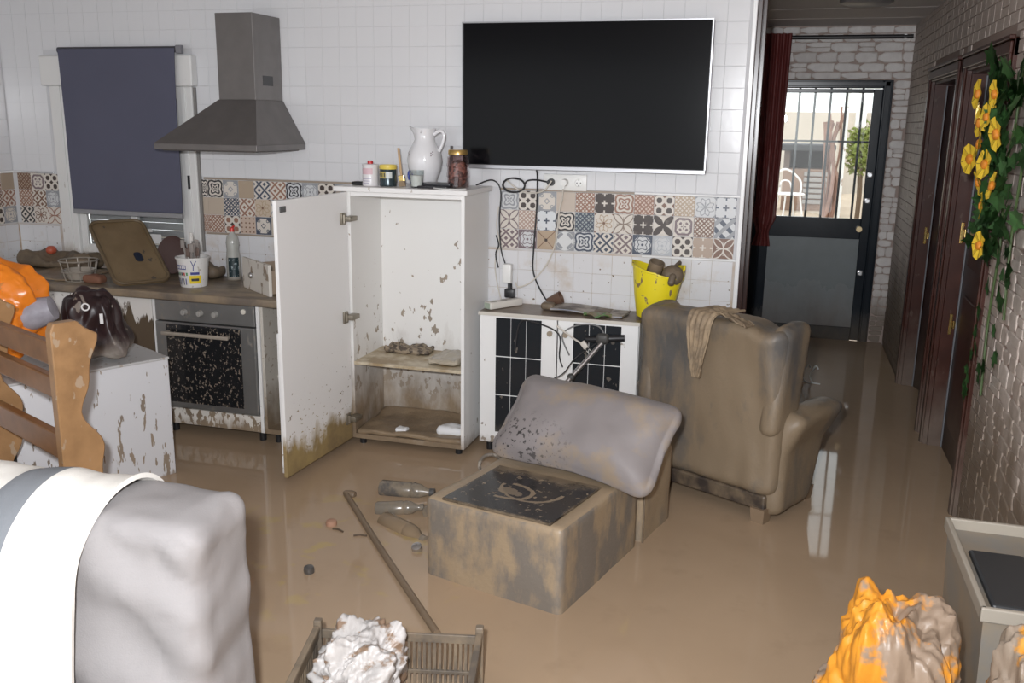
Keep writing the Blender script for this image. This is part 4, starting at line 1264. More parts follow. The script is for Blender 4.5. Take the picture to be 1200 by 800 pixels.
MB().lathe([(0, 0), (.055, 0), (.066, .02), (.062, .08), (.05, .13), (.0, .135)], at=(.20, -.06, .27), mat=Matrix.Rotation(R(72), 4, 'Y')).obj('neck', M('grey_foil', (.36, .35, .40), .4, var=.15, vscale=30), os_, smooth=True)
m_brownp = M('dark_brown_plastic', (.028, .014, .015), .38, var=.3, vscale=10, mud=dict(line=.66, wob=.10, soft=.08, splat=.8, sthr=.655, sgrad=0., sscale=18, c1=(.42, .38, .34), c2=(.22, .17, .13)))
bb = empty('brown_sack', 'dark brown plastic sack with pale print on the white appliance', 'sack', (-2.72, -1.215, .578), R(30))
def brown_fn(p):
    t = (p.z + .18) / .36
    k = 1 - .42 * max(0, t - .3)
    r_ = .045 * crumple(p, 13, 9.0)
    n = Vector(p).normalized()
    q = Vector((p.x * k - .05 * t, p.y * k, p.z)) + n * r_
    return (q.x, q.y, max(.001, q.z + .18))
MB().soft(.135, .10, .155, .08, (48, 44, 48), brown_fn).obj('sack_body', m_brownp, bb, smooth=70)
MB().lathe([(.012, 0), (.018, 0), (.018, .003), (.012, .003)], at=(-.045, -.090, .275), mat=Matrix.Rotation(R(90), 4, 'X')).obj('printed_ring', M('white_print', (.8, .8, .8), .5), bb)
MB().box(.012, -.105, .20, .026, -.100, .245).obj('printed_mark', bpy.data.materials['white_print'], bb)

# ---------------------------------------------------------------- crate with white plastic bag
m_crate = M('muddy_crate_plastic', (.25, .195, .135), .5, col2=(.12, .10, .08), c2scale=8, c2soft=.2)
cr = empty('plastic_crate', 'muddy slatted plastic crate standing in the water', 'crate', (-.755, -2.50, -.055), R(13))
W_, D_, H_ = .245, .17, .245
for sx in (-1, 1):
    for sy in (-1, 1):
        MB().box(sx * W_ - .012, sy * D_ - .012, 0, sx * W_ + .012, sy * D_ + .012, H_ + .02, .004).obj('corner_post', m_crate, cr)
for zz, hh in ((.008, .025), (.10, .012), (.205, .028)):
    for sy in (-1, 1): MB().box(-W_ + .012, sy * D_ - .005, zz, W_ - .012, sy * D_ + .005, zz + hh, .002).obj('rail', m_crate, cr)
    for sx in (-1, 1): MB().box(sx * W_ - .005, -D_ + .012, zz, sx * W_ + .005, D_ - .012, zz + hh, .002).obj('rail', m_crate, cr)
for sx in (-1, 1): MB().box(sx * W_ - .010, -D_ + .012, .232, sx * W_ + .010, D_ - .012, .250, .004).obj('rim', m_crate, cr)
sl = MB().box(-.004, -.0025, .03, .004, .0025, .21).mesh('slat', m_crate)
for i in range(29):
    for sy in (-1, 1): inst('slat', sl, cr, (-W_ + .026 + i * (2 * W_ - .052) / 28, sy * D_, 0))
for i in range(20):
    for sx in (-1, 1): inst('slat', sl, cr, (sx * W_, -D_ + .026 + i * (2 * D_ - .052) / 19, 0), rot=(0, 0, R(90)))
MB().box(-W_ + .006, -D_ + .006, .0, W_ - .006, D_ - .006, .012).obj('bottom', m_crate, cr)
m_wbag = M('muddy_white_bag', (.50, .48, .465), .4, col2=(.25, .17, .115), c2scale=10, c2thr=.56, c2soft=.06, c2stretch=(1, 1, 1.8), bmp=.4, bscale=25)
def wbag(p):
    t = (p.z + .15) / .30
    r_ = .085 * crumple(p, 21, 11.0) + .02 * crumple(p, 22, 30.0)
    n = Vector(p).normalized(); q = Vector(p) + n * r_
    k = .80 if t < .62 else 1.0
    return (max(-.105, min(.11, q.x * k)) if t < .6 else q.x * .95, max(-.14, min(.13, q.y)) if t < .6 else q.y, max(q.z + .15, .0))
wbo = MB().soft(.115, .145, .15, .09, (70, 70, 60), wbag).obj('plastic_bag', m_wbag, smooth=60)
wbo.location = (-.835, -2.50, -.04); wbo.rotation_euler = (0, 0, R(13))
tag(wbo, 'crumpled white plastic bag stuffed into the muddy crate', 'bag')

# ---------------------------------------------------------------- grey bin and orange sack by the stone wall
gb = empty('plastic_bin', 'grey muddy plastic storage bin against the stone wall', 'bin', (.925, -1.93, -.06), R(0))
m_bin = M('grey_muddy_plastic', (.25, .235, .21), .4, col2=(.31, .25, .18), c2scale=5, c2soft=.2)
def shell(x0, x1, y0, y1, z1, tp):
    mb = MB()
    b = frustum(x0 + tp, x1 - tp, y0 + tp, y1 - tp, 0, x0, x1, y0, y1, z1)
    return mb._merge(b)
shell(-.125, .125, -.29, .29, .50, .02).obj('body', m_bin, gb)
mb = MB()
for a in (-1, 1): mb.box(a * .127 - .008, -.30, .495, a * .127 + .008, .30, .535, .004); mb.box(-.135, a * .295 - .008, .495, .135, a * .295 + .008, .535, .004)
mb.obj('rim', M('pale_bin_rim', (.40, .36, .30), .4), gb)
MB().box(-.10, -.25, .505, .05, .1, .522, .01).obj('dark_lid', M('dark_lid_plastic', (.03, .032, .035), .4), gb)
m_orng2 = M('muddy_orange_plastic', (.66, .27, .025), .42, col2=(.27, .20, .145), c2scale=5.5, c2thr=.52, c2soft=.06, bmp=.3, bscale=20)
m_greym = M('muddy_film_plastic', (.27, .215, .165), .42, col2=(.62, .28, .04), c2scale=7, c2thr=.60, c2soft=.05, bmp=.4, bscale=20)
def osack(p):
    r_ = .11 * crumple((p.x, p.y, p.z * .5), 31, 6.0) + .03 * crumple(p, 32, 16.0)
    n = Vector(p).normalized(); q = Vector(p) + n * r_
    t = (p.z + .29) / .58
    pk = max(0, t - .6) * 1.5
    return (q.x * (1 - .30 * max(0, t - .3)) - .02 * t, q.y * (1 - .35 * max(0, t - .4)) + .03 * t, max(.0, q.z + .29 + .10 * pk * math.exp(-((p.x + .10) / .09) ** 2)))
sk = MB().soft(.175, .17, .27, .12, (70, 70, 60), osack).obj('muddy_sack', m_orng2, smooth=32)
sk.location = (.595, -2.41, -.06); sk.rotation_euler = (0, 0, R(12))
tag(sk, 'torn orange plastic sack smeared with mud beside the grey bin', 'sack')
def fsack(p):
    r_ = .10 * crumple((p.x, p.y, p.z * .5), 41, 7.0) + .03 * crumple(p, 42, 18.0)
    n = Vector(p).normalized(); q = Vector(p) + n * r_
    return (q.x, q.y, max(.0, q.z + .29 + .04 * p.x))
sk2 = MB().soft(.115, .135, .29, .08, (56, 56, 50), fsack).obj('folded_tarpaulin', m_greym, smooth=32)
sk2.location = (.905, -2.53, -.06); sk2.rotation_euler = (0, 0, R(-8))
tag(sk2, 'crumpled muddy tarpaulin bundle with orange stains beside the torn sack', 'tarpaulin')
fb = MB().sheet(10, 16, lambda u, v: (.66 + u * .09, -1.72 + v * .14, .004 + .006 * abs(fbm((u * 3, v * 3, 0), 2, 5))), .004).obj('floating_scrap', M('pale_wet_scrap', (.38, .34, .28), .3), smooth=60)
tag(fb, 'pale wet scrap of film floating beside the grey bin', 'scrap')

# ---------------------------------------------------------------- stick, bottles and caps on the water
stk = MB().tube([(-1.612, -1.036, .008), (-1.2, -1.545, .012), (-.776, -2.057, .020)], .013, 10)
stk.lathe([(0, 0), (.019, .004), (.021, .03), (.016, .045), (0, .05)], at=(-1.605, -1.045, .006), mat=Matrix.Rotation(R(90), 4, 'Y'))
tag(stk.obj('broom_handle', M('muddy_wood_pole', (.20, .145, .095), .45, var=.15), smooth=True), 'long muddy wooden broom handle floating on the water', 'broom handle')
m_pet = M('muddy_clear_plastic', (.29, .23, .165), .2, col2=(.20, .175, .14), c2scale=12, c2soft=.2, spec=.6)
BP = [(0, 0), (.028, .0), (.034, .008), (.034, .125), (.031, .132), (.034, .14), (.030, .165), (.014, .195), (.014, .215), (0, .216)]
def bottle(loc, rz, tilt, sc, label, mat, cap):
    e = empty('plastic_bottle', label, 'bottle', loc, rot=(0, R(90 - tilt), rz))
    e.scale = (sc, sc, sc)
    MB().lathe(BP, 20).obj('bottle_body', mat, e, smooth=True)
    MB().cyl((0, 0, .205), (0, 0, .225), .016, .016, 16).obj('cap', cap, e, smooth=True)
    return e
m_capd = M('dark_grey_cap', (.08, .08, .08), .4)
bottle((-1.47, -.965, .022), R(6), 0, 1.15, 'muddy plastic bottle with a dark shoulder floating behind the others', M('mud_filled_bottle', (.24, .20, .15), .25, col2=(.12, .11, .10), c2scale=14, c2soft=.15), m_capd)
bottle((-1.40, -1.17, .012), R(14), 4, .95, 'small clear bottle with a bright glint lying in the mud', m_pet, m_pet)
bottle((-1.16, -1.16, .018), R(72), 3, 1.05, 'stubby muddy bottle pointing at the footstool corner', m_pet, m_capd)
bottle((-1.335, -1.235, -.006), R(-28), 0, 1.25, 'large half sunken mud-coloured bottle beside the broom handle', M('mud_skin', (.26, .19, .12), .35), m_pet)
def cap(name, loc, r_, mat, label, cat, rx=0):
    o = MB().lathe([(0, .0), (r_, 0), (r_ * 1.02, .012), (r_ * .93, .022), (r_ * .5, .026), (0, .026)], 20).obj(name, mat, smooth=True)
    o.location = loc; o.rotation_euler = (rx, 0, 0)
    tag(o, label, cat)
cap('bottle_cap', (-1.404, -1.767, .001), .020, M('grey_metal_cap', (.16, .155, .15), .3, metal=.6), 'small dark round cap floating alone left of the broom handle', 'cap', R(8))
cap('float_ball', (-1.522, -1.354, -.004), .024, M('pinkish_clay', (.42, .24, .16), .6), 'small pinkish round lump floating near the cabinet door', 'lump')
cap('tin_lid', (-1.085, -1.465, .002), .022, M('shiny_tin', (.5, .48, .46), .2, metal=.8), 'small shiny ridged lid beside the footstool', 'lid', R(25))
for q, (x, y, rz, lb) in enumerate(((-1.36, -1.42, .3, 'dark twig floating between broom handle and sunken bottle'), (-1.47, -1.40, -.2, 'short brown twig floating beside the pinkish lump'))):
    t = MB().tube([(-.025, 0, .003), (0, .004, .005), (.03, -.002, .003)], .004, 6).obj('twig', M('dark_twig', (.10, .07, .045), .6) if q == 0 else bpy.data.materials['dark_twig'], smooth=True)
    t.location = (x, y, 0); t.rotation_euler = (0, 0, rz); tag(t, lb, 'twig')
# ring of hose behind the footstool
hs = MB().tube([(.055 * math.cos(a * .5), 0, .06 + .055 * math.sin(a * .5)) for a in range(0, 13)], .008, 8)
hs.tube([(.04, .01, .02), (.09, .0, .03), (.14, .03, .015)], .012, 8)
ho = hs.obj('hose_ring', M('muddy_hose', (.20, .17, .14), .35, col2=(.45, .40, .34), c2scale=20, c2soft=.1), smooth=True)
ho.location = (-1.045, -.62, 0); ho.rotation_euler = (0, 0, R(20)); tag(ho, 'muddy ring of hose poking out behind the footstool', 'hose')
# wire rack in the hall
wrk = MB()
for q in range(3): wrk.tube([(q * .05, 0, 0), (q * .05 - .02, 0, .05), (q * .05 + .01, 0, .12), (q * .05 + .03, 0, .10)], .006, 6)
wrk.tube([(-.02, 0, .0), (.15, 0, .0)], .006, 6)
wro = wrk.obj('wire_rack', M('white_coated_wire', (.6, .6, .58), .4), smooth=True); wro.location = (.40, 1.70, .002); wro.rotation_euler = (0, 0, R(-15))
tag(wro, 'white wire rack standing in the hall water behind the armchair', 'rack')

# ---------------------------------------------------------------- things on the tall cabinet
TT = 1.3545
def patch(r, a0, a1, z0, z1, n=8, t=.0008):
    mb = MB(); b = mb.bm
    A = [[b.verts.new(((r + dr) * math.cos(R(a0 + (a1 - a0) * i / n)), (r + dr) * math.sin(R(a0 + (a1 - a0) * i / n)), z)) for i in range(n + 1)] for dr, z in ((t, z0), (t, z1))]
    for i in range(n): b.faces.new((A[0][i], A[0][i + 1], A[1][i + 1], A[1][i]))
    return mb
t1 = empty('paint_tin', 'white paint tin with red screw cap on the tall cabinet', 'tin', (-1.795, -.30, TT))
MB().lathe([(0, 0), (.040, 0), (.042, .004), (.0405, .008), (.0405, .098), (.042, .102), (.040, .106), (.034, .108), (0, .110)], 28).obj('tin_body', M('white_tin', (.74, .72, .73), .3), t1, smooth=True)
MB().cyl((0, 0, .108), (0, 0, .124), .014).obj('cap', M('red_cap', (.55, .03, .035), .4), t1, smooth=True)
patch(.0405, -135, -50, .058, .088).obj('label', M('pale_pink_label', (.66, .46, .50), .5), t1)
for q in range(3): patch(.0405, -128, -60 - q * 8, .034 - q * .011, .038 - q * .011, t=.0012).obj('print_line', M('faded_print', (.45, .42, .52), .5) if q == 0 else bpy.data.materials['faded_print'], t1)
t2 = empty('paint_tin', 'dark green paint tin with yellow plastic lid on the tall cabinet', 'tin', (-1.705, -.285, TT))
MB().lathe([(0, 0), (.041, 0), (.043, .004), (.042, .008), (.042, .084), (.043, .088), (.041, .09), (0, .09)], 28).obj('tin_body', M('dark_tin', (.035, .055, .065), .22, metal=.3), t2, smooth=True)
MB().lathe([(.043, .084), (.0445, .088), (.043, .105), (.038, .106), (.036, .098), (0, .098)], 28).obj('lid', M('yellow_lid', (.75, .58, .10), .4), t2, smooth=True)
patch(.042, -150, -85, .040, .072).obj('label', M('gold_label', (.50, .40, .12), .35), t2)
patch(.042, -84, -40, .040, .072).obj('label', M('pale_label', (.55, .58, .56), .35), t2)
for q in range(4): patch(.042, -148 + q * 17, -140 + q * 17, .046, .066, 3, .0014).obj('print_mark', M('dark_print', (.03, .04, .05), .5) if q == 0 else bpy.data.materials['dark_print'], t2)
pb = empty('paintbrush', 'wooden paintbrush leaning between the dark tin and the jug', 'brush', (-1.635, -.27, TT), rot=(R(-3), R(-7), 0))
MB().tube([(0, 0, .045), (0, 0, .10), (0, 0, .19)], .0065, 8).obj('handle', M('pale_wood_handle', (.52, .35, .20), .5), pb, smooth=True)
MB().box(-.016, -.006, .025, .016, .006, .055, .002).obj('ferrule', m_brass, pb)
MB()._merge(frustum(-.018, .018, -.006, .006, 0, -.016, .016, -.006, .006, .026)).obj('bristles', M('bristle', (.30, .22, .14), .9), pb)
sc_ = MB().tube([(0, 0, .012), (.012, 0, .035), (.012, 0, .065), (-.004, 0, .075), (-.012, 0, .055), (-.006, 0, .03)], .006, 8)
so = sc_.obj('blue_scissors', M('blue_plastic', (.03, .06, .32), .35), smooth=True); so.location = (-1.61, -.22, TT); tag(so, 'blue plastic scissor handle standing beside the jug', 'scissors')
jg = empty('pitcher', 'white ceramic pitcher with small painted flowers', 'pitcher', (-1.555, -.165, TT))
m_cer = M('white_ceramic', (.80, .80, .82), .12, coat=.4)
JP = [(0, .0), (.050, 0), (.058, .006), (.062, .03), (.082, .08), (.090, .125), (.084, .165), (.062, .205), (.050, .230), (.050, .255), (.058, .285), (.0555, .285), (.047, .255), (.046, .230), (.056, .205), (.0, .19)]
jb = MB().lathe(JP, 36)
for v in jb.bm.verts:
    if v.co.z > .24:
        t = (v.co.z - .24) / .045
        a = math.atan2(v.co.y, v.co.x)
        k = math.exp(-((abs(a) - math.pi) / .45) ** 2)
        v.co.x -= .026 * t * k; v.co.z += .010 * t * k
jb.obj('jug_body', m_cer, jg, smooth=60)
MB().tube([(.050, 0, .255), (.085, 0, .275), (.105, 0, .255), (.098, 0, .215), (.078, 0, .172)], .0085, 10).obj('handle', m_cer, jg, smooth=True)
m_paint = M('painted_motif', (.25, .20, .22), .4)
for (a, z, r_) in ((-135, .150, .087), (-50, .150, .087), (-90, .262, .053)):
    for q in range(4):
        patch(r_ + .0015, a + (q % 2) * 6, a + 4 + (q % 2) * 6, z + q * .006, z + .006 + q * .006, 2).obj('flower_motif', m_paint, jg)
cg = empty('candle_glass', 'small glass with a white candle in front of the pitcher', 'glass', (-1.535, -.325, TT))
MB().lathe([(0, 0), (.030, 0), (.037, .085), (.035, .085), (.0285, .006), (0, .006)], 28).obj('glass', glass_mat('thin_glass', (.9, .92, .92)), cg, smooth=True)
MB().lathe([(0, .007), (.0275, .007), (.0325, .056), (.030, .060), (0, .058)], 24).obj('candle_wax', M('white_wax', (.82, .80, .76), .5), cg, smooth=True)
jr = empty('storage_jar', 'glass jar of coppery bits with a gold lid on the tall cabinet', 'jar', (-1.345, -.25, TT))
MB().lathe([(0, 0), (.050, 0), (.056, .006), (.052, .05), (.057, .056), (.053, .10), (.057, .106), (.053, .15), (.045, .158), (.045, .165), (.043, .165), (.043, .155), (.050, .14), (.050, .006), (0, .004)], 28).obj('glass', glass_mat('jar_glass', (.86, .80, .80)), jr, smooth=True)
MB().soft(.046, .046, .066, .046, (14, 14, 18), lambda p: (p.x + .004 * fbm(p, 60, 2), p.y + .004 * fbm(p, 60, 4), p.z + .072 + .004 * fbm(p, 50, 3))).obj('contents', M('coppery_bits', (.42, .22, .17), .5, col2=(.10, .055, .05), c2scale=60, c2soft=.08), jr, smooth=60)
MB().lathe([(0, .186), (.046, .186), (.049, .182), (.049, .164), (.046, .162), (.043, .162)], 28).obj('lid', M('gold_lid', (.62, .42, .15), .3, metal=.8), jr, smooth=True)
tr = MB().box(-.085, -.12, 0, .085, .02, .012, .004).box(-.07, -.10, .012, .095, .02, .024, .004)
tro = tr.obj('black_tray', M('black_tray_plastic', (.03, .03, .035), .3), smooth=True); tro.location = (-1.455, -.23, TT - .0005); tag(tro, 'flat black plastic trays lying between pitcher and jar', 'tray')
tr = MB().soft(.035, .03, .009, .009, (10, 10, 4), lambda p: (p.x, p.y, p.z + .009)).obj('black_puck', m_black, smooth=70); tr.location = (-1.87, -.27, TT); tag(tr, 'small flat black puck beside the white tin', 'puck')
kn = MB().box(-.008, -.003, 0, .008, .003, .20, .002); ko = kn.obj('steel_ruler', m_steel, smooth=True); ko.location = (-1.452, -.055, TT); ko.rotation_euler = (R(-8), R(-2), 0); tag(ko, 'thin steel strip leaning on the tiles behind the pitcher', 'ruler')
wc_ = MB().tube([(0, 0, .003), (.05, -.04, .003), (.12, -.05, .003), (.17, 0, .003)], .003, 6).obj('white_lead', M('white_lead_rubber', (.75, .75, .73), .5), smooth=True); wc_.location = (-1.44, -.345, TT); tag(wc_, 'thin white lead looping in front of the jar', 'cable')

# ---------------------------------------------------------------- sockets and cables on the tiles
sk_ = empty('socket_strip', 'white triple wall socket above the patterned tiles', 'socket', (-.855, 0, 1.383))
MB().box(-.112, -.010, -.041, .112, -.0005, .041, .004).obj('plate', m_whitep, sk_, smooth=True)
for q in range(3):
    cx = -.071 + q * .071
    s1 = MB().lathe([(.021, 0), (.022, .003), (.0195, .003), (.0185, .0), (0, -.0005)], 24, at=(cx, -.010, 0), mat=Matrix.Rotation(R(90), 4, 'X')).obj('socket_ring', m_whitep, sk_, smooth=True)
    for dx, dz in ((-.0095, 0), (.0095, 0), (0, .014), (0, -.014)):
        MB().cyl((cx + dx, -.0096, dz), (cx + dx, -.0106, dz), .003, .003, 10).obj('pin_hole', m_black, s1)
for nm, cx, m_, lb in (('power_plug', -.071, m_black, 'round black plug in the triple socket'), ('power_plug', 0., m_whitep, 'round white plug in the triple socket')):
    p_ = MB().cyl((0, 0, 0), (0, -.032, 0), .0195, .016, 20); p_.box(-.006, -.030, -.03 if m_ is m_whitep else -.008, .006, -.016, .0, .003)
    o = p_.obj(nm, m_, smooth=True); o.location = (-.855 + cx, -.0135, 1.383); tag(o, lb, 'plug')
def cable(pts, r_, mat, label, name='cable'):
    o = MB().tube(pts, r_, 8).obj(name, mat, smooth=True); tag(o, label, 'cable'); return o
coil = [(-.945, -.034, 1.385), (-1.0, -.02, 1.392), (-1.05, -.012, 1.387)]
for q in range(26):
    a = 1.0 + q * .72
    coil.append((-1.122 + .058 * math.cos(-a + 1.2), -.012 - .0007 * q, 1.362 + .036 * math.sin(-a + 1.2)))
cable(coil, .0042, m_rubber, 'black cable wound in a coil beside the triple socket')
cable([(-1.0, -.05, 1.455), (-1.0, -.014, 1.41), (-1.0, -.012, 1.26), (-1.012, -.012, 1.04), (-1.01, -.012, .91), (-.95, -.014, .79), (-.90, -.03, .752), (-.86, -.06, .750)], .0042, m_rubber, 'black cable hanging from the television over the tiles')
m_wlead = M('dirty_white_rubber', (.62, .58, .52), .5, var=.1)
cable([(-.856, -.046, 1.352), (-.862, -.03, 1.30), (-.88, -.015, 1.24), (-.895, -.014, 1.08), (-.94, -.014, .96), (-1.02, -.016, .865), (-1.085, -.03, .835), (-1.10, -.04, .860)], .004, m_wlead, 'white cable running from the white plug down to the adapter')
cable([(-.915, -.052, 1.392), (-.95, -.06, 1.345), (-1.02, -.02, 1.325), (-1.09, -.016, 1.335), (-1.17, -.012, 1.39)], .004, m_wlead, 'short white cable looping under the black coil')
cable([(-1.30, -.10, 1.362), (-1.235, -.03, 1.385), (-1.195, -.012, 1.33), (-1.20, -.014, 1.18), (-1.19, -.012, 1.03), (-1.165, -.016, .955)], .0036, m_rubber, 'black cable dropping from the tall cabinet to the white adapter')
cable([(-1.205, -.01, 1.25), (-1.215, -.012, 1.15), (-1.20, -.012, 1.06), (-1.222, -.012, .95), (-1.205, -.014, .83), (-1.17, -.05, .755)], .0034, m_wlead, 'white cable hanging beside the tall cabinet')
cable([(-1.215, -.02, 1.10), (-1.20, -.02, 1.05), (-1.216, -.02, 1.0), (-1.20, -.022, .93)], .004, m_rubber, 'tangled black cable end beside the tall cabinet')
ad = MB().box(-.024, -.022, 0, .024, .022, .10, .006).obj('adapter_block', m_whitep, smooth=True); ad.location = (-1.145, -.034, .855); tag(ad, 'white adapter block hanging on the tiles over the power strip', 'adapter')
ad = MB().box(-.026, -.02, 0, .026, .02, .045, .006).cyl((0, 0, .045), (0, 0, .072), .012).obj('black_adapter', m_black, smooth=True); ad.location = (-1.125, -.055, .7825); tag(ad, 'black plug adapter standing on the power strip', 'adapter')
ps = empty('power_strip', 'white power strip lying on the low cabinet', 'power strip', (-1.135, -.135, .7455), R(58))
MB().box(-.11, -.028, 0, .11, .028, .036, .006).obj('strip_body', M('stained_white_plastic', (.72, .69, .64), .4, var=.1), ps, smooth=True)
for q in (-.07, .0): MB().lathe([(.019, .0365), (.017, .0365), (.016, .0362), (0, .0362)], 20, at=(q, 0, .0)).obj('outlet', M('outlet_shadow', (.35, .33, .3), .5) if q < 0 else bpy.data.materials['outlet_shadow'], ps)
MB().box(-.113, -.02, .004, -.109, .02, .032).obj('switch', M('green_grey_switch', (.36, .42, .34), .4), ps)
ws = MB().box(-.04, -.011, -.04, .04, -.0005, .04, .003); ws.cyl((0, -.011, 0), (0, -.0125, 0), .019, .019, 20)
wo_ = ws.obj('wall_socket', m_whitep, smooth=True); wo_.location = (-2.105 - .33, 0, 1.075); tag(wo_, 'single white wall socket in the patterned band beside the cabinet door', 'socket')

# ---------------------------------------------------------------- things on the low cabinet
LT = .7455
yb = empty('yellow_tub', 'yellow plastic tub speckled with mud on the low cabinet', 'tub', (-.358, -.160, LT + .003), rot=(R(-3), R(3), 0))
m_yel = M('yellow_plastic', (.80, .66, .02), .35, mud=dict(line=-.5, wob=.1, splat=.95, sthr=.635, sgrad=0., sscale=30, c1=(.28, .2, .13), c2=(.16, .11, .07)))
tbm = MB().lathe([(0, 0), (.075, 0), (.082, .006), (.105, .11), (.125, .235), (.131, .238), (.131, .246), (.120, .246), (.100, .11), (.078, .010), (0, .010)], 32)
for v in tbm.bm.verts:
    v.co.y *= .78
    t = max(0, v.co.z / .24)
    v.co.z += t * t * (.014 * math.cos(2 * math.atan2(v.co.y, v.co.x)) - .05 * max(0, v.co.x) / .13 * (1 if v.co.y < 0 else 0) + .012 * (1 if v.co.y > 0 else 0))
tbm.obj('tub_body', m_yel, yb, smooth=50)
mgm = empty('muddy_mug', 'mud coated cylindrical mug poking out of the yellow tub', 'mug', (-.372, -.155, .945), rot=(R(14), R(16), 0))
MB().lathe([(0, 0), (.036, 0), (.038, .005), (.038, .09), (.035, .09), (.034, .06), (0, .058)], 24).obj('mug_body', m_mudt, mgm, smooth=True)
MB().tube([(.036, 0, .075), (.06, 0, .065), (.06, 0, .03), (.036, 0, .02)], .006, 8).obj('handle', m_mudt, mgm, smooth=True)
mld = empty('muddy_ladle', 'round mud coated ladle bowl resting on the yellow tub', 'ladle', (-.270, -.185, .970), rot=(R(62), R(12), 0))
MB().lathe([(0, .030), (.030, .026), (.048, .012), (.053, -.004), (.050, -.006), (.046, .008), (.028, .02), (0, .024)], 28).obj('bowl', m_mudt, mld, smooth=True)
MB().soft(.016, .03, .02, .014, (8, 8, 8), lambda p: (p.x + .006, p.y - .036, p.z + .036)).obj('spout', m_mudt, mld, smooth=70)
MB().tube([(.0, .05, -.003), (.01, .09, -.05), (.01, .09, -.10)], .008, 8).obj('handle', m_mudt, mld, smooth=True)
mg = empty('magazine', 'thin warped magazine lying on the low cabinet', 'magazine', (-.68, -.125, LT + .014), R(-7))
MB().sheet(20, 8, lambda u, v: ((u - .5) * .38, (v - .5) * .15, .006 * math.sin(u * 5 + .5) + .004 * v), .008).obj('pages', M('stained_paper', (.42, .38, .34), .6, col2=(.14, .12, .11), c2scale=12, c2soft=.2), mg, smooth=60)
MB().sheet(10, 4, lambda u, v: (-.19 + u * .38, -.076 + v * .003, -.004 + .006 * math.sin(u * 5 + .5)), .003).obj('spine', M('blue_grey_print', (.28, .32, .40), .5, col2=(.45, .18, .10), c2scale=9, c2thr=.6, c2soft=.05), mg)
bk = MB().soft(.10, .05, .007, .006, (14, 10, 4), lambda p: (p.x, p.y, p.z + .007 + .004 * fbm(p, 12, 3) if p.z > 0 else p.z + .0072)).obj('mud_clod', m_mudt, smooth=60); bk.location = (-.67, -.11, LT); tag(bk, 'flat clod of mud under the warped magazine', 'mud')
lf = MB().sheet(14, 10, lambda u, v: (-.62 + (u - .5) * .14, -.235 + (v - .5) * .085 * math.sin(max(.08, u) * 3), LT + .006 + .016 * abs(math.sin(u * 6 + v * 3))), .003).obj('green_wrapper', M('green_wrapper_plastic', (.10, .22, .07), .4, col2=(.24, .19, .12), c2scale=16, c2soft=.1), smooth=60); tag(lf, 'crumpled green wrapper on the low cabinet edge', 'wrapper')
mc = empty('brown_cup', 'tipped brown cup at the end of the magazine', 'cup', (-.875, -.055, LT + .042), rot=(R(20), R(62), R(20)))
MB().lathe([(0, -.045), (.024, -.045), (.034, .03), (.031, .03), (.022, -.04), (0, -.04)], 24).obj('cup_body', M('brown_glaze', (.13, .075, .05), .3), mc, smooth=True)
MB().soft(.035, .03, .018, .015, (8, 8, 6), lambda p: (p.x, p.y, p.z + .019)).obj('mud_lump', m_mudt, smooth=70).location = (-.90, -.12, LT)
tag(bpy.data.objects['mud_lump'], 'lump of dried mud beside the tipped brown cup', 'mud')
cable([(-1.02, -.31, .56), (-1.0, -.30, .70), (-.93, -.31, .715), (-.80, -.305, .665), (-.79, -.31, .55), (-.77, -.32, .50)], .0038, m_rubber, 'black cable drooping over the low cabinet doors')
cable([(-.74, -.31, .56), (-.78, -.305, .66), (-.70, -.30, .715), (-.60, -.30, .715), (-.565, -.305, .66)], .0038, M('grey_cable', (.2, .2, .2), .5), 'grey cable arching over the black tiled door')
cable([(-.81, -.31, .705), (-.73, -.315, .655), (-.675, -.32, .625)], .0045, m_wlead, 'stained white lead with a plug over the black tiles')
pl = MB().box(-.014, -.010, -.020, .014, .010, .020, .005).cyl((-.008, 0, -.02), (-.008, 0, -.04), .0025, .0025, 8).cyl((.008, 0, -.02), (.008, 0, -.04), .0025, .0025, 8).obj('mains_plug', m_wlead, smooth=True)
pl.location = (-.665, -.318, .622); pl.rotation_euler = (0, R(-38), 0); tag(pl, 'two-pin plug dangling over the black tiled door', 'plug')
fp = empty('floor_tool', 'steel tube tool with a black grip leaning on the black tiled door', 'tool', (0, 0, 0))
MB().tube([(-.565, -.315, .655), (-.66, -.40, .535), (-.80, -.55, .36)], .012, 12, smooth=False).obj('tube', m_steel_l, fp, smooth=True)
MB().tube([(-.655, -.312, .650), (-.60, -.315, .655), (-.53, -.308, .662), (-.47, -.305, .668)], .017, 12).obj('grip', m_black, fp, smooth=True)
MB().soft(.032, .022, .026, .018, (8, 8, 8), lambda p: (p.x - .575, p.y - .318, p.z + .660)).obj('joint', M('dusty_black_plastic', (.06, .058, .055), .5), fp, smooth=70)
MB().soft(.018, .018, .018, .015, (8, 8, 8), lambda p: (p.x - .70, p.y - .44, p.z + .487)).obj('collar', bpy.data.materials['dusty_black_plastic'], fp, smooth=70)
cable([(-.60, -.325, .64), (-.70, -.36, .56), (-.74, -.43, .50), (-.80, -.47, .47)], .003, m_rubber, 'thin black cable following the steel tube')

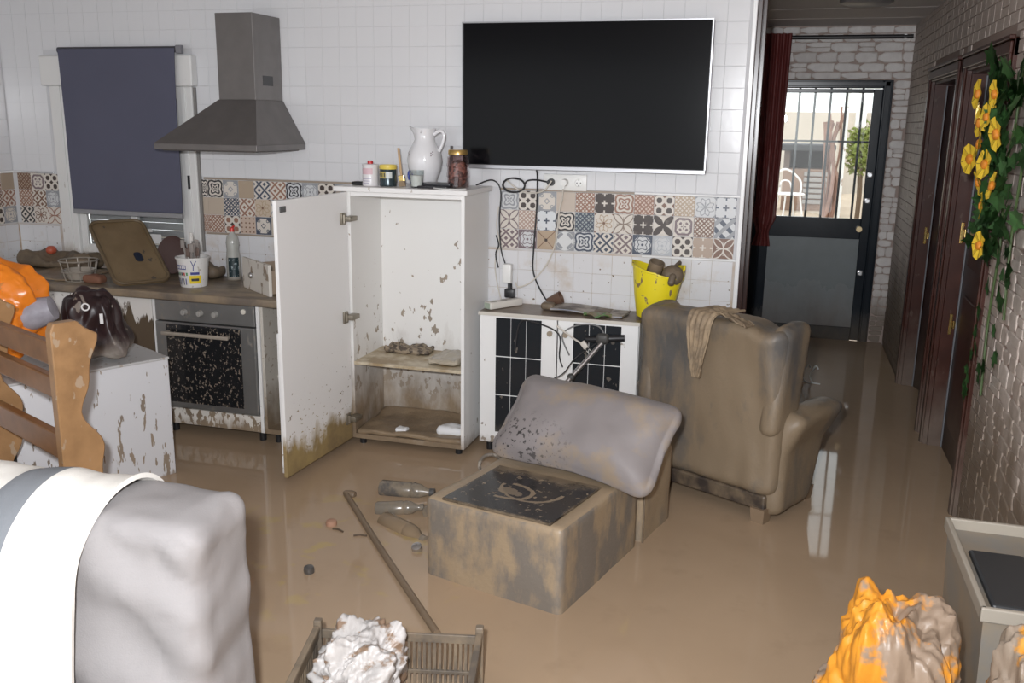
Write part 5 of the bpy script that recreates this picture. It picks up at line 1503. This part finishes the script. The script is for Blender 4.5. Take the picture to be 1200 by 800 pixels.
# ---------------------------------------------------------------- things on the worktop
WT = .7875
ty = empty('tray', 'large muddy wooden tray leaning against the window', 'tray', (-3.07, -.455, WT + .016), rot=(R(-54), 0, R(57)))
def rrect(hx, h, r, n=6):
    P = []
    for cx, cz, a0 in ((hx - r, r, -90), (hx - r, h - r, 0), (-hx + r, h - r, 90), (-hx + r, r, 180)):
        for i in range(n + 1):
            a = R(a0 + 90 * i / n); P.append((cx + r * math.cos(a), cz + r * math.sin(a)))
    return P
m_trayw = M('muddy_tray_wood', (.215, .155, .085), .45, col2=(.17, .115, .06), c2scale=5, c2soft=.2, c2stretch=(1, 1, .4), mud=dict(line=-.5, wob=.1, splat=.75, sthr=.655, sgrad=0., sscale=14, sstretch=(1, 1, .6), c1=(.06, .055, .055), c2=(.05, .05, .05)))
MB().prism(rrect(.150, .50, .05), .014, .003).obj('tray_board', m_trayw, ty)
tpth = rrect(.145, .495, .05); tpth.append(tpth[0])
MB().tube([(x, -.006, z + .0025) for x, z in tpth], .009, 8, smooth=False, cap=False).obj('tray_rim', M('dark_tray_rim', (.14, .10, .055), .45), ty, smooth=True)
MB().soft(.022, .003, .038, .02, (10, 4, 12), lambda p: (p.x + .035, p.y - .003, p.z + .20)).obj('blue_stain', M('dark_blue_paint', (.012, .018, .035), .4), ty, smooth=70)
bu = empty('paint_bucket', 'white printed paint bucket full of old brushes on the worktop', 'bucket', (-2.825, -.36, WT))
MB().lathe([(0, 0), (.068, 0), (.070, .004), (.084, .150), (.090, .152), (.090, .160), (.081, .160), (.079, .15), (.066, .006), (0, .006)], 32).obj('bucket_body', M('white_bucket_plastic', (.76, .75, .73), .35, mud=dict(line=.5, wob=.1, splat=.5, sthr=.66, sgrad=0.)), bu, smooth=True)
def cpatch(a0, a1, z0, z1, mat, nm, n=8, t=.0012):
    mb = MB(); b = mb.bm
    rr = lambda z: .070 + (z - .004) / .146 * .014 + t
    A = [[b.verts.new((rr(z) * math.cos(R(a0 + (a1 - a0) * i / n)), rr(z) * math.sin(R(a0 + (a1 - a0) * i / n)), z)) for i in range(n + 1)] for z in (z0, z1)]
    for i in range(n): b.faces.new((A[0][i], A[0][i + 1], A[1][i + 1], A[1][i]))
    return mb.obj(nm, mat, bu)
m_pb = M('blue_print', (.05, .06, .25), .5); m_py = M('yellow_print', (.80, .60, .03), .5); m_pk = M('black_print', (.04, .04, .05), .5); m_pr = M('red_print', (.5, .06, .05), .5); m_pg = M('green_print', (.10, .30, .12), .5)
cpatch(-128, -82, .098, .122, m_pb, 'brand_band')
for q in range(5): cpatch(-126 + q * 9, -120 + q * 9, .103, .117, m_whitep, 'brand_letter', 3, .002)
cpatch(-72, -25, .022, .066, m_py, 'yellow_panel'); cpatch(-66, -32, .070, .084, m_pb, 'blue_bar'); cpatch(-64, -34, .036, .050, m_pk, 'panel_word', 8, .002)
for q in range(5): cpatch(-128 + q * 10, -124 + q * 10, .016, .050, m_pk if q % 2 else m_pb, 'print_bar', 2, .002)
for q in range(5): cpatch(-128 + q * 11, -121 + q * 11, .066, .082, (m_pk, m_pg, m_pk, m_pr, m_pg)[q], 'print_picture', 2, .002)
for (x0, z0, x1, z1) in ((-62, .145, -54, .118), (-44, .145, -54, .118), (-54, .118, -55, .094)):
    mb = MB(); rr = lambda z: .070 + (z - .004) / .146 * .014 + .001
    mb.tube([(rr(z0) * math.cos(R(x0)), rr(z0) * math.sin(R(x0)), z0), (rr(z1) * math.cos(R(x1)), rr(z1) * math.sin(R(x1)), z1)], .0022, 6, smooth=False).obj('letter_stroke', m_pb, bu)
rgb_ = random.Random(5)
m_bh = [M('brush_handle_grey', (.30, .27, .25), .5), M('brush_handle_white', (.66, .64, .61), .4), M('brush_handle_brown', (.17, .12, .10), .5)]
for q in range(11):
    a = rgb_.uniform(0, 6.28); r_ = rgb_.uniform(.01, .05); tx, tyy = rgb_.uniform(-.05, .05), rgb_.uniform(-.04, .03); h = rgb_.uniform(.20, .255)
    if q == 0: a, r_, h, tx, tyy = 4.6, .02, .29, .015, 0
    x0, y0 = r_ * math.cos(a), r_ * math.sin(a)
    pbq = MB().tube([(x0 * .6, y0 * .6, .03), (x0 + tx * .6, y0 + tyy * .6, .16), (x0 + tx, y0 + tyy, h)], .006, 6)
    pbq.box(x0 + tx - .012, y0 + tyy - .004, h - .045, x0 + tx + .012, y0 + tyy + .004, h, .003)
    po = pbq.obj('old_brush', m_bh[1] if q == 0 else m_bh[q % 3 if q % 3 != 1 else 0], smooth=True)
    po.location = bu.location
    tag(po, 'tall white-handled brush sticking out of the paint bucket' if q == 0 else 'old %s-handled brush standing in the paint bucket' % ('brown' if q % 3 == 2 else 'grey'), 'brush', group='old brushes in the paint bucket')
sb = empty('soap_bottle', 'clear dish soap bottle with red cap and dark label', 'bottle', (-2.735, -.11, WT))
MB().lathe([(0, 0), (.036, 0), (.040, .006), (.040, .12), (.034, .17), (.037, .21), (.030, .245), (.014, .262), (.012, .275), (0, .275)], 24).obj('bottle_body', M('cloudy_clear_plastic', (.44, .44, .41), .2, spec=.6, mud=dict(line=.80, wob=.1, soft=.1, splat=.3, sthr=.63, sgrad=0.)), sb, smooth=True)
MB().cyl((0, 0, .272), (0, 0, .292), .015, .012, 16).cyl((0, 0, .292), (.018, -.004, .304), .007, .005, 10).obj('cap', M('red_plastic_cap', (.62, .04, .03), .35), sb, smooth=True)
mb = patch(.0405, -100, -15, .02, .13, 10); mb.obj('label', M('dark_green_label', (.018, .035, .04), .35, col2=(.35, .42, .44), c2scale=45, c2thr=.58, c2soft=.05), sb)
rb = empty('sponge_box', 'small red and white sponge beside the soap bottle', 'sponge', (-2.63, -.10, WT), R(5))
MB().box(-.035, -.025, 0, .035, .025, .026, .005).obj('white_foam', M('white_foam', (.66, .63, .58), .8), rb); MB().box(-.035, -.025, .0262, .035, .025, .044, .005).obj('red_scourer', M('red_scourer', (.50, .08, .04), .8), rb)
dw = empty('drawer', 'loose white drawer with round knob standing on the worktop', 'drawer', (-2.33, -.30, WT), R(-37))
m_drw = M('stained_white_drawer', (.68, .64, .58), .45, mud=dict(line=.5, wob=.1, splat=.9, sthr=.61, sgrad=0., sscale=14, c1=(.33, .25, .17), c2=(.2, .14, .09)))
MB().box(-.18, -.14, 0, .18, -.122, .165, .003).obj('drawer_front', m_drw, dw)
for sx in (-.165, .153): MB().box(sx, -.122, .01, sx + .012, .14, .13, .002).obj('drawer_side', M('raw_board', (.34, .26, .19), .6) if sx < 0 else bpy.data.materials['raw_board'], dw)
MB().box(-.165, .14, .01, .165, .152, .13).obj('drawer_back', bpy.data.materials['raw_board'], dw); MB().box(-.153, -.122, .01, .153, .14, .018).obj('drawer_bottom', bpy.data.materials['raw_board'], dw)
MB().lathe([(0, .024), (.012, .022), (.017, .014), (.012, .006), (.008, 0)], 20, at=(-.03, -.14, .085), mat=Matrix.Rotation(R(90), 4, 'X')).obj('knob', m_steel_l, dw, smooth=True)
# sink clutter
sn = empty('sink', 'mud-filled kitchen sink let into the worktop', 'sink', (-3.72, -.32, WT + .0008))
MB().lathe([(.19, .0), (.20, .004), (.21, .004), (.215, .0)], 36).obj('rim', m_steel, sn, smooth=True)
MB().soft(.185, .185, .006, .006, (20, 20, 3), lambda p: (p.x, p.y, p.z + .006 + .004 * fbm(p, 14, 2))).obj('mud_fill', m_mud, sn, smooth=70)
md = MB().soft(.27, .085, .055, .05, (30, 14, 10), lambda p: (p.x, p.y, max(.0, (p.z + .055) * (.75 + .5 * fbm((p.x, p.y, 0), 7, 4))))).obj('mud_heap', m_mudt, smooth=70); md.location = (-3.93, -.10, WT); tag(md, 'heap of dark mud at the back of the worktop in the corner', 'mud')
md = MB().soft(.10, .07, .05, .045, (20, 12, 10), lambda p: (p.x, p.y, max(.0, (p.z + .05) * (.8 + .5 * fbm((p.x, p.y, 0), 9, 8))))).obj('mud_heap', m_mudt, smooth=70); md.location = (-2.92, -.10, WT); tag(md, 'heap of dark mud behind the paint bucket under the window', 'mud')
gbk = empty('wire_basket', 'small wire basket with a glass bowl beside the tray', 'basket', (-3.50, -.44, WT + .004), R(-10))
m_gw = M('dull_wire', (.40, .36, .31), .4, metal=.4)
for zz, r_ in ((.0, .075), (.05, .09), (.11, .10)): MB().tube([(r_ * math.cos(a * .524), r_ * math.sin(a * .524), zz) for a in range(13)], .004, 6).obj('hoop', m_gw, gbk, smooth=True)
for q in range(10):
    a = q * .628; MB().tube([(.075 * math.cos(a), .075 * math.sin(a), 0), (.10 * math.cos(a), .10 * math.sin(a), .11)], .003, 6).obj('wire', m_gw, gbk)
MB().lathe([(0, .004), (.06, .006), (.082, .06), (.078, .06), (.055, .012), (0, .01)], 24).obj('bowl', M('muddy_glass_bowl', (.38, .34, .29), .2), gbk, smooth=True)
tm = MB().soft(.028, .028, .025, .024, (12, 12, 12), lambda p: (p.x, p.y, p.z + .026)).obj('tomato', M('red_tomato', (.50, .10, .05), .3, var=.2), smooth=70); tm.location = (-3.575, -.40, WT + .118 ); tag(tm, 'small red tomato lying on the wire basket edge', 'tomato')
tm.location = (-3.98, -.11, WT + .078)
tag(tm, 'small red tomato lying on the corner mud heap', 'tomato')
rd = MB().soft(.06, .035, .022, .02, (14, 10, 8), lambda p: (p.x, p.y, p.z + .023 + .006 * fbm(p, 20, 3))).obj('rag_bundle', M('reddish_brown_rag', (.22, .10, .06), .7, var=.3), smooth=70); rd.location = (-3.36, -.49, WT + .001); tag(rd, 'reddish brown rag bundle beside the leaning tray', 'rag')
bo = empty('dark_plate', 'dark muddy round plate standing against the window pane', 'plate', (-3.15, -.075, WT + .114), rot=(R(80), 0, R(-5)))
MB().lathe([(0, 0), (.075, 0), (.11, .014), (.108, .018), (.074, .005), (0, .005)], 32).obj('plate', M('dark_red_glaze', (.10, .06, .055), .25), bo, smooth=True)
pp = MB().box(-.09, -.0015, -.055, .09, .0, .0).box(-.08, -.0015, .012, .03, .0, .030); po = pp.obj('white_rectangles', M('matte_white', (.82, .82, .82), .6)); po.location = (-3.37, -.0025, 1.005); tag(po, 'flat white rectangles on the lower window pane', 'paper')  # two flat white rectangles just in front of the lower pane

# ---------------------------------------------------------------- hall curtain, rod
rod = empty('curtain_rod', 'thin dark curtain rod across the stone end wall', 'curtain rod', (0, 0, 0))
MB().cyl((-.09, 3.06, 2.338), (1.04, 3.06, 2.338), .015).obj('rod', M('black_rod', (.02, .018, .02), .4), rod, smooth=True)
for x in (-.02, .985): MB().cyl((x, 3.06, 2.338), (x, 3.148, 2.338), .006).cyl((x, 3.05, 2.338), (x, 3.07, 2.338), .016).obj('rod_bracket', m_steel_l, rod, smooth=True)
def curt(u, v):
    z = 2.365 - v * 1.62
    t = v
    w = .200 - .055 * t - .055 * math.exp(-((t - .93) / .05) ** 2) + .03 * math.exp(-((t - .86) / .04) ** 2)
    cx = .078 + .006 * t - .04 * max(0, t - .75) * 4 * .5
    x = cx + (u - .5) * w
    y = 3.02 - .012 * math.sin(u * 6.28 * 4.5) * (1 - .3 * t)
    y -= .035 * math.exp(-((t - .87) / .05) ** 2) * math.sin(u * 3.14)
    return (x, y, z)
def curtain_mat():
    m, nt, b = new_mat('maroon_striped_curtain')
    pos = coords(nt); x, y, z = sep(nt, pos)
    n = nse(nt, pos, 60, 3, .5, (1, 1, .06))
    low = ((1.9 - z) * 3).clamp()
    f = ((n - .60) * 14).clamp() * low * .55
    c = mixc(nt, f, (.15, .028, .025), (.42, .30, .28))
    nt.links.new(c, b.inputs['Base Color']); b.inputs['Roughness'].default_value = .55
    return m
co = MB().sheet(54, 60, curt, .003).obj('curtain', curtain_mat(), smooth=70); tag(co, 'gathered maroon curtain knotted low beside the garden door', 'curtain')

# ---------------------------------------------------------------- flower garland on the right wall
m_vl = M('ivy_leaf', (.045, .12, .035), .45, var=.4, vscale=25)
m_yp = M('yellow_petal', (.85, .58, .04), .5); m_oc = M('orange_flower_centre', (.62, .22, .02), .6)
lfb = bmesh.new()
pts = [(0, 0), (.35, .25), (.5, .05), (.42, .45), (.62, .65), (.25, .7), (0, 1.0), (-.25, .7), (-.62, .65), (-.42, .45), (-.5, .05), (-.35, .25)]
vv = [lfb.verts.new((x, -.10 * abs(x), z)) for x, z in pts]; cvt = lfb.verts.new((0, .04, .45))
for i in range(len(vv)): lfb.faces.new((vv[i], vv[(i + 1) % len(vv)], cvt))
bmesh.ops.solidify(lfb, geom=lfb.faces[:], thickness=.02)
leaf_me = bpy.data.meshes.new('leaf'); lfb.to_mesh(leaf_me); lfb.free(); leaf_me.materials.append(m_vl)
fb_ = bmesh.new()
for k in range(6):
    a = k * math.pi / 3
    P = [fb_.verts.new(q) for q in ((0, 0, 0), (.98 * math.cos(a - .50), -.24, .98 * math.sin(a - .50)), (1.05 * math.cos(a), -.14, 1.05 * math.sin(a)), (.98 * math.cos(a + .50), -.24, .98 * math.sin(a + .50)))]
    fb_.faces.new(P)
flower_me = bpy.data.meshes.new('flower'); fb_.to_mesh(flower_me); fb_.free(); flower_me.materials.append(m_yp)
cen_me = MB().soft(.3, .2, .3, .2, (6, 6, 6)).mesh('flower_centre', m_oc, True)
gl = empty('flower_garland', 'hanging garland of yellow flowers and ivy on the stone wall', 'garland', (1.035, -.72, 1.5), R(-90))
# local x runs along the wall towards the camera, -y into the room
rgf = random.Random(9)
MB().tube([(.02, -.012, .40), (.05, -.02, .2), (-.02, -.018, 0), (.04, -.015, -.25), (.0, -.012, -.55), (.03, -.01, -.85)], .005, 6).obj('stem', M('green_stem', (.06, .10, .03), .6), gl, smooth=True)
MB().tube([(.22, -.012, .40), (.25, -.02, .1), (.22, -.018, -.2), (.26, -.015, -.5)], .005, 6).obj('stem', bpy.data.materials['green_stem'], gl, smooth=True)
for q in range(120):
    z = rgf.uniform(-.28, .42); x = rgf.uniform(-.16, .34)
    s_ = rgf.uniform(.06, .10)
    inst('leaf', leaf_me, gl, (x, -.05 - rgf.uniform(0, .05), z), rot=(rgf.uniform(-.6, .6), rgf.uniform(0, 6.28), rgf.uniform(-.6, .6)), scale=(s_, s_, s_))
for q in range(30):
    z = rgf.uniform(-.95, -.2); x = rgf.choice((0.02, .24, -.12)) + rgf.uniform(-.06, .06)
    s_ = rgf.uniform(.05, .075)
    inst('leaf', leaf_me, gl, (x, -.024 - rgf.uniform(0, .015), z), rot=(rgf.uniform(-.15, .15), rgf.uniform(0, 6.28), rgf.uniform(-.15, .15)), scale=(s_, s_, s_))
for (x, z) in ((-.20, .31), (-.05, .12), (-.21, .06), (.02, -.02), (.14, -.1), (.19, -.24), (.02, .22), (.12, .30), (.24, .16), (.28, -.02), (-.10, .20), (.10, .05)):
    s_ = rgf.uniform(.045, .060)
    f_ = inst('flower', flower_me, gl, (x, -.11, z), rot=(rgf.uniform(-.3, .3), rgf.uniform(0, 6), rgf.uniform(-.3, .3)), scale=(s_, s_, s_))
    inst('flower_centre', cen_me, f_, (0, -.12, 0))
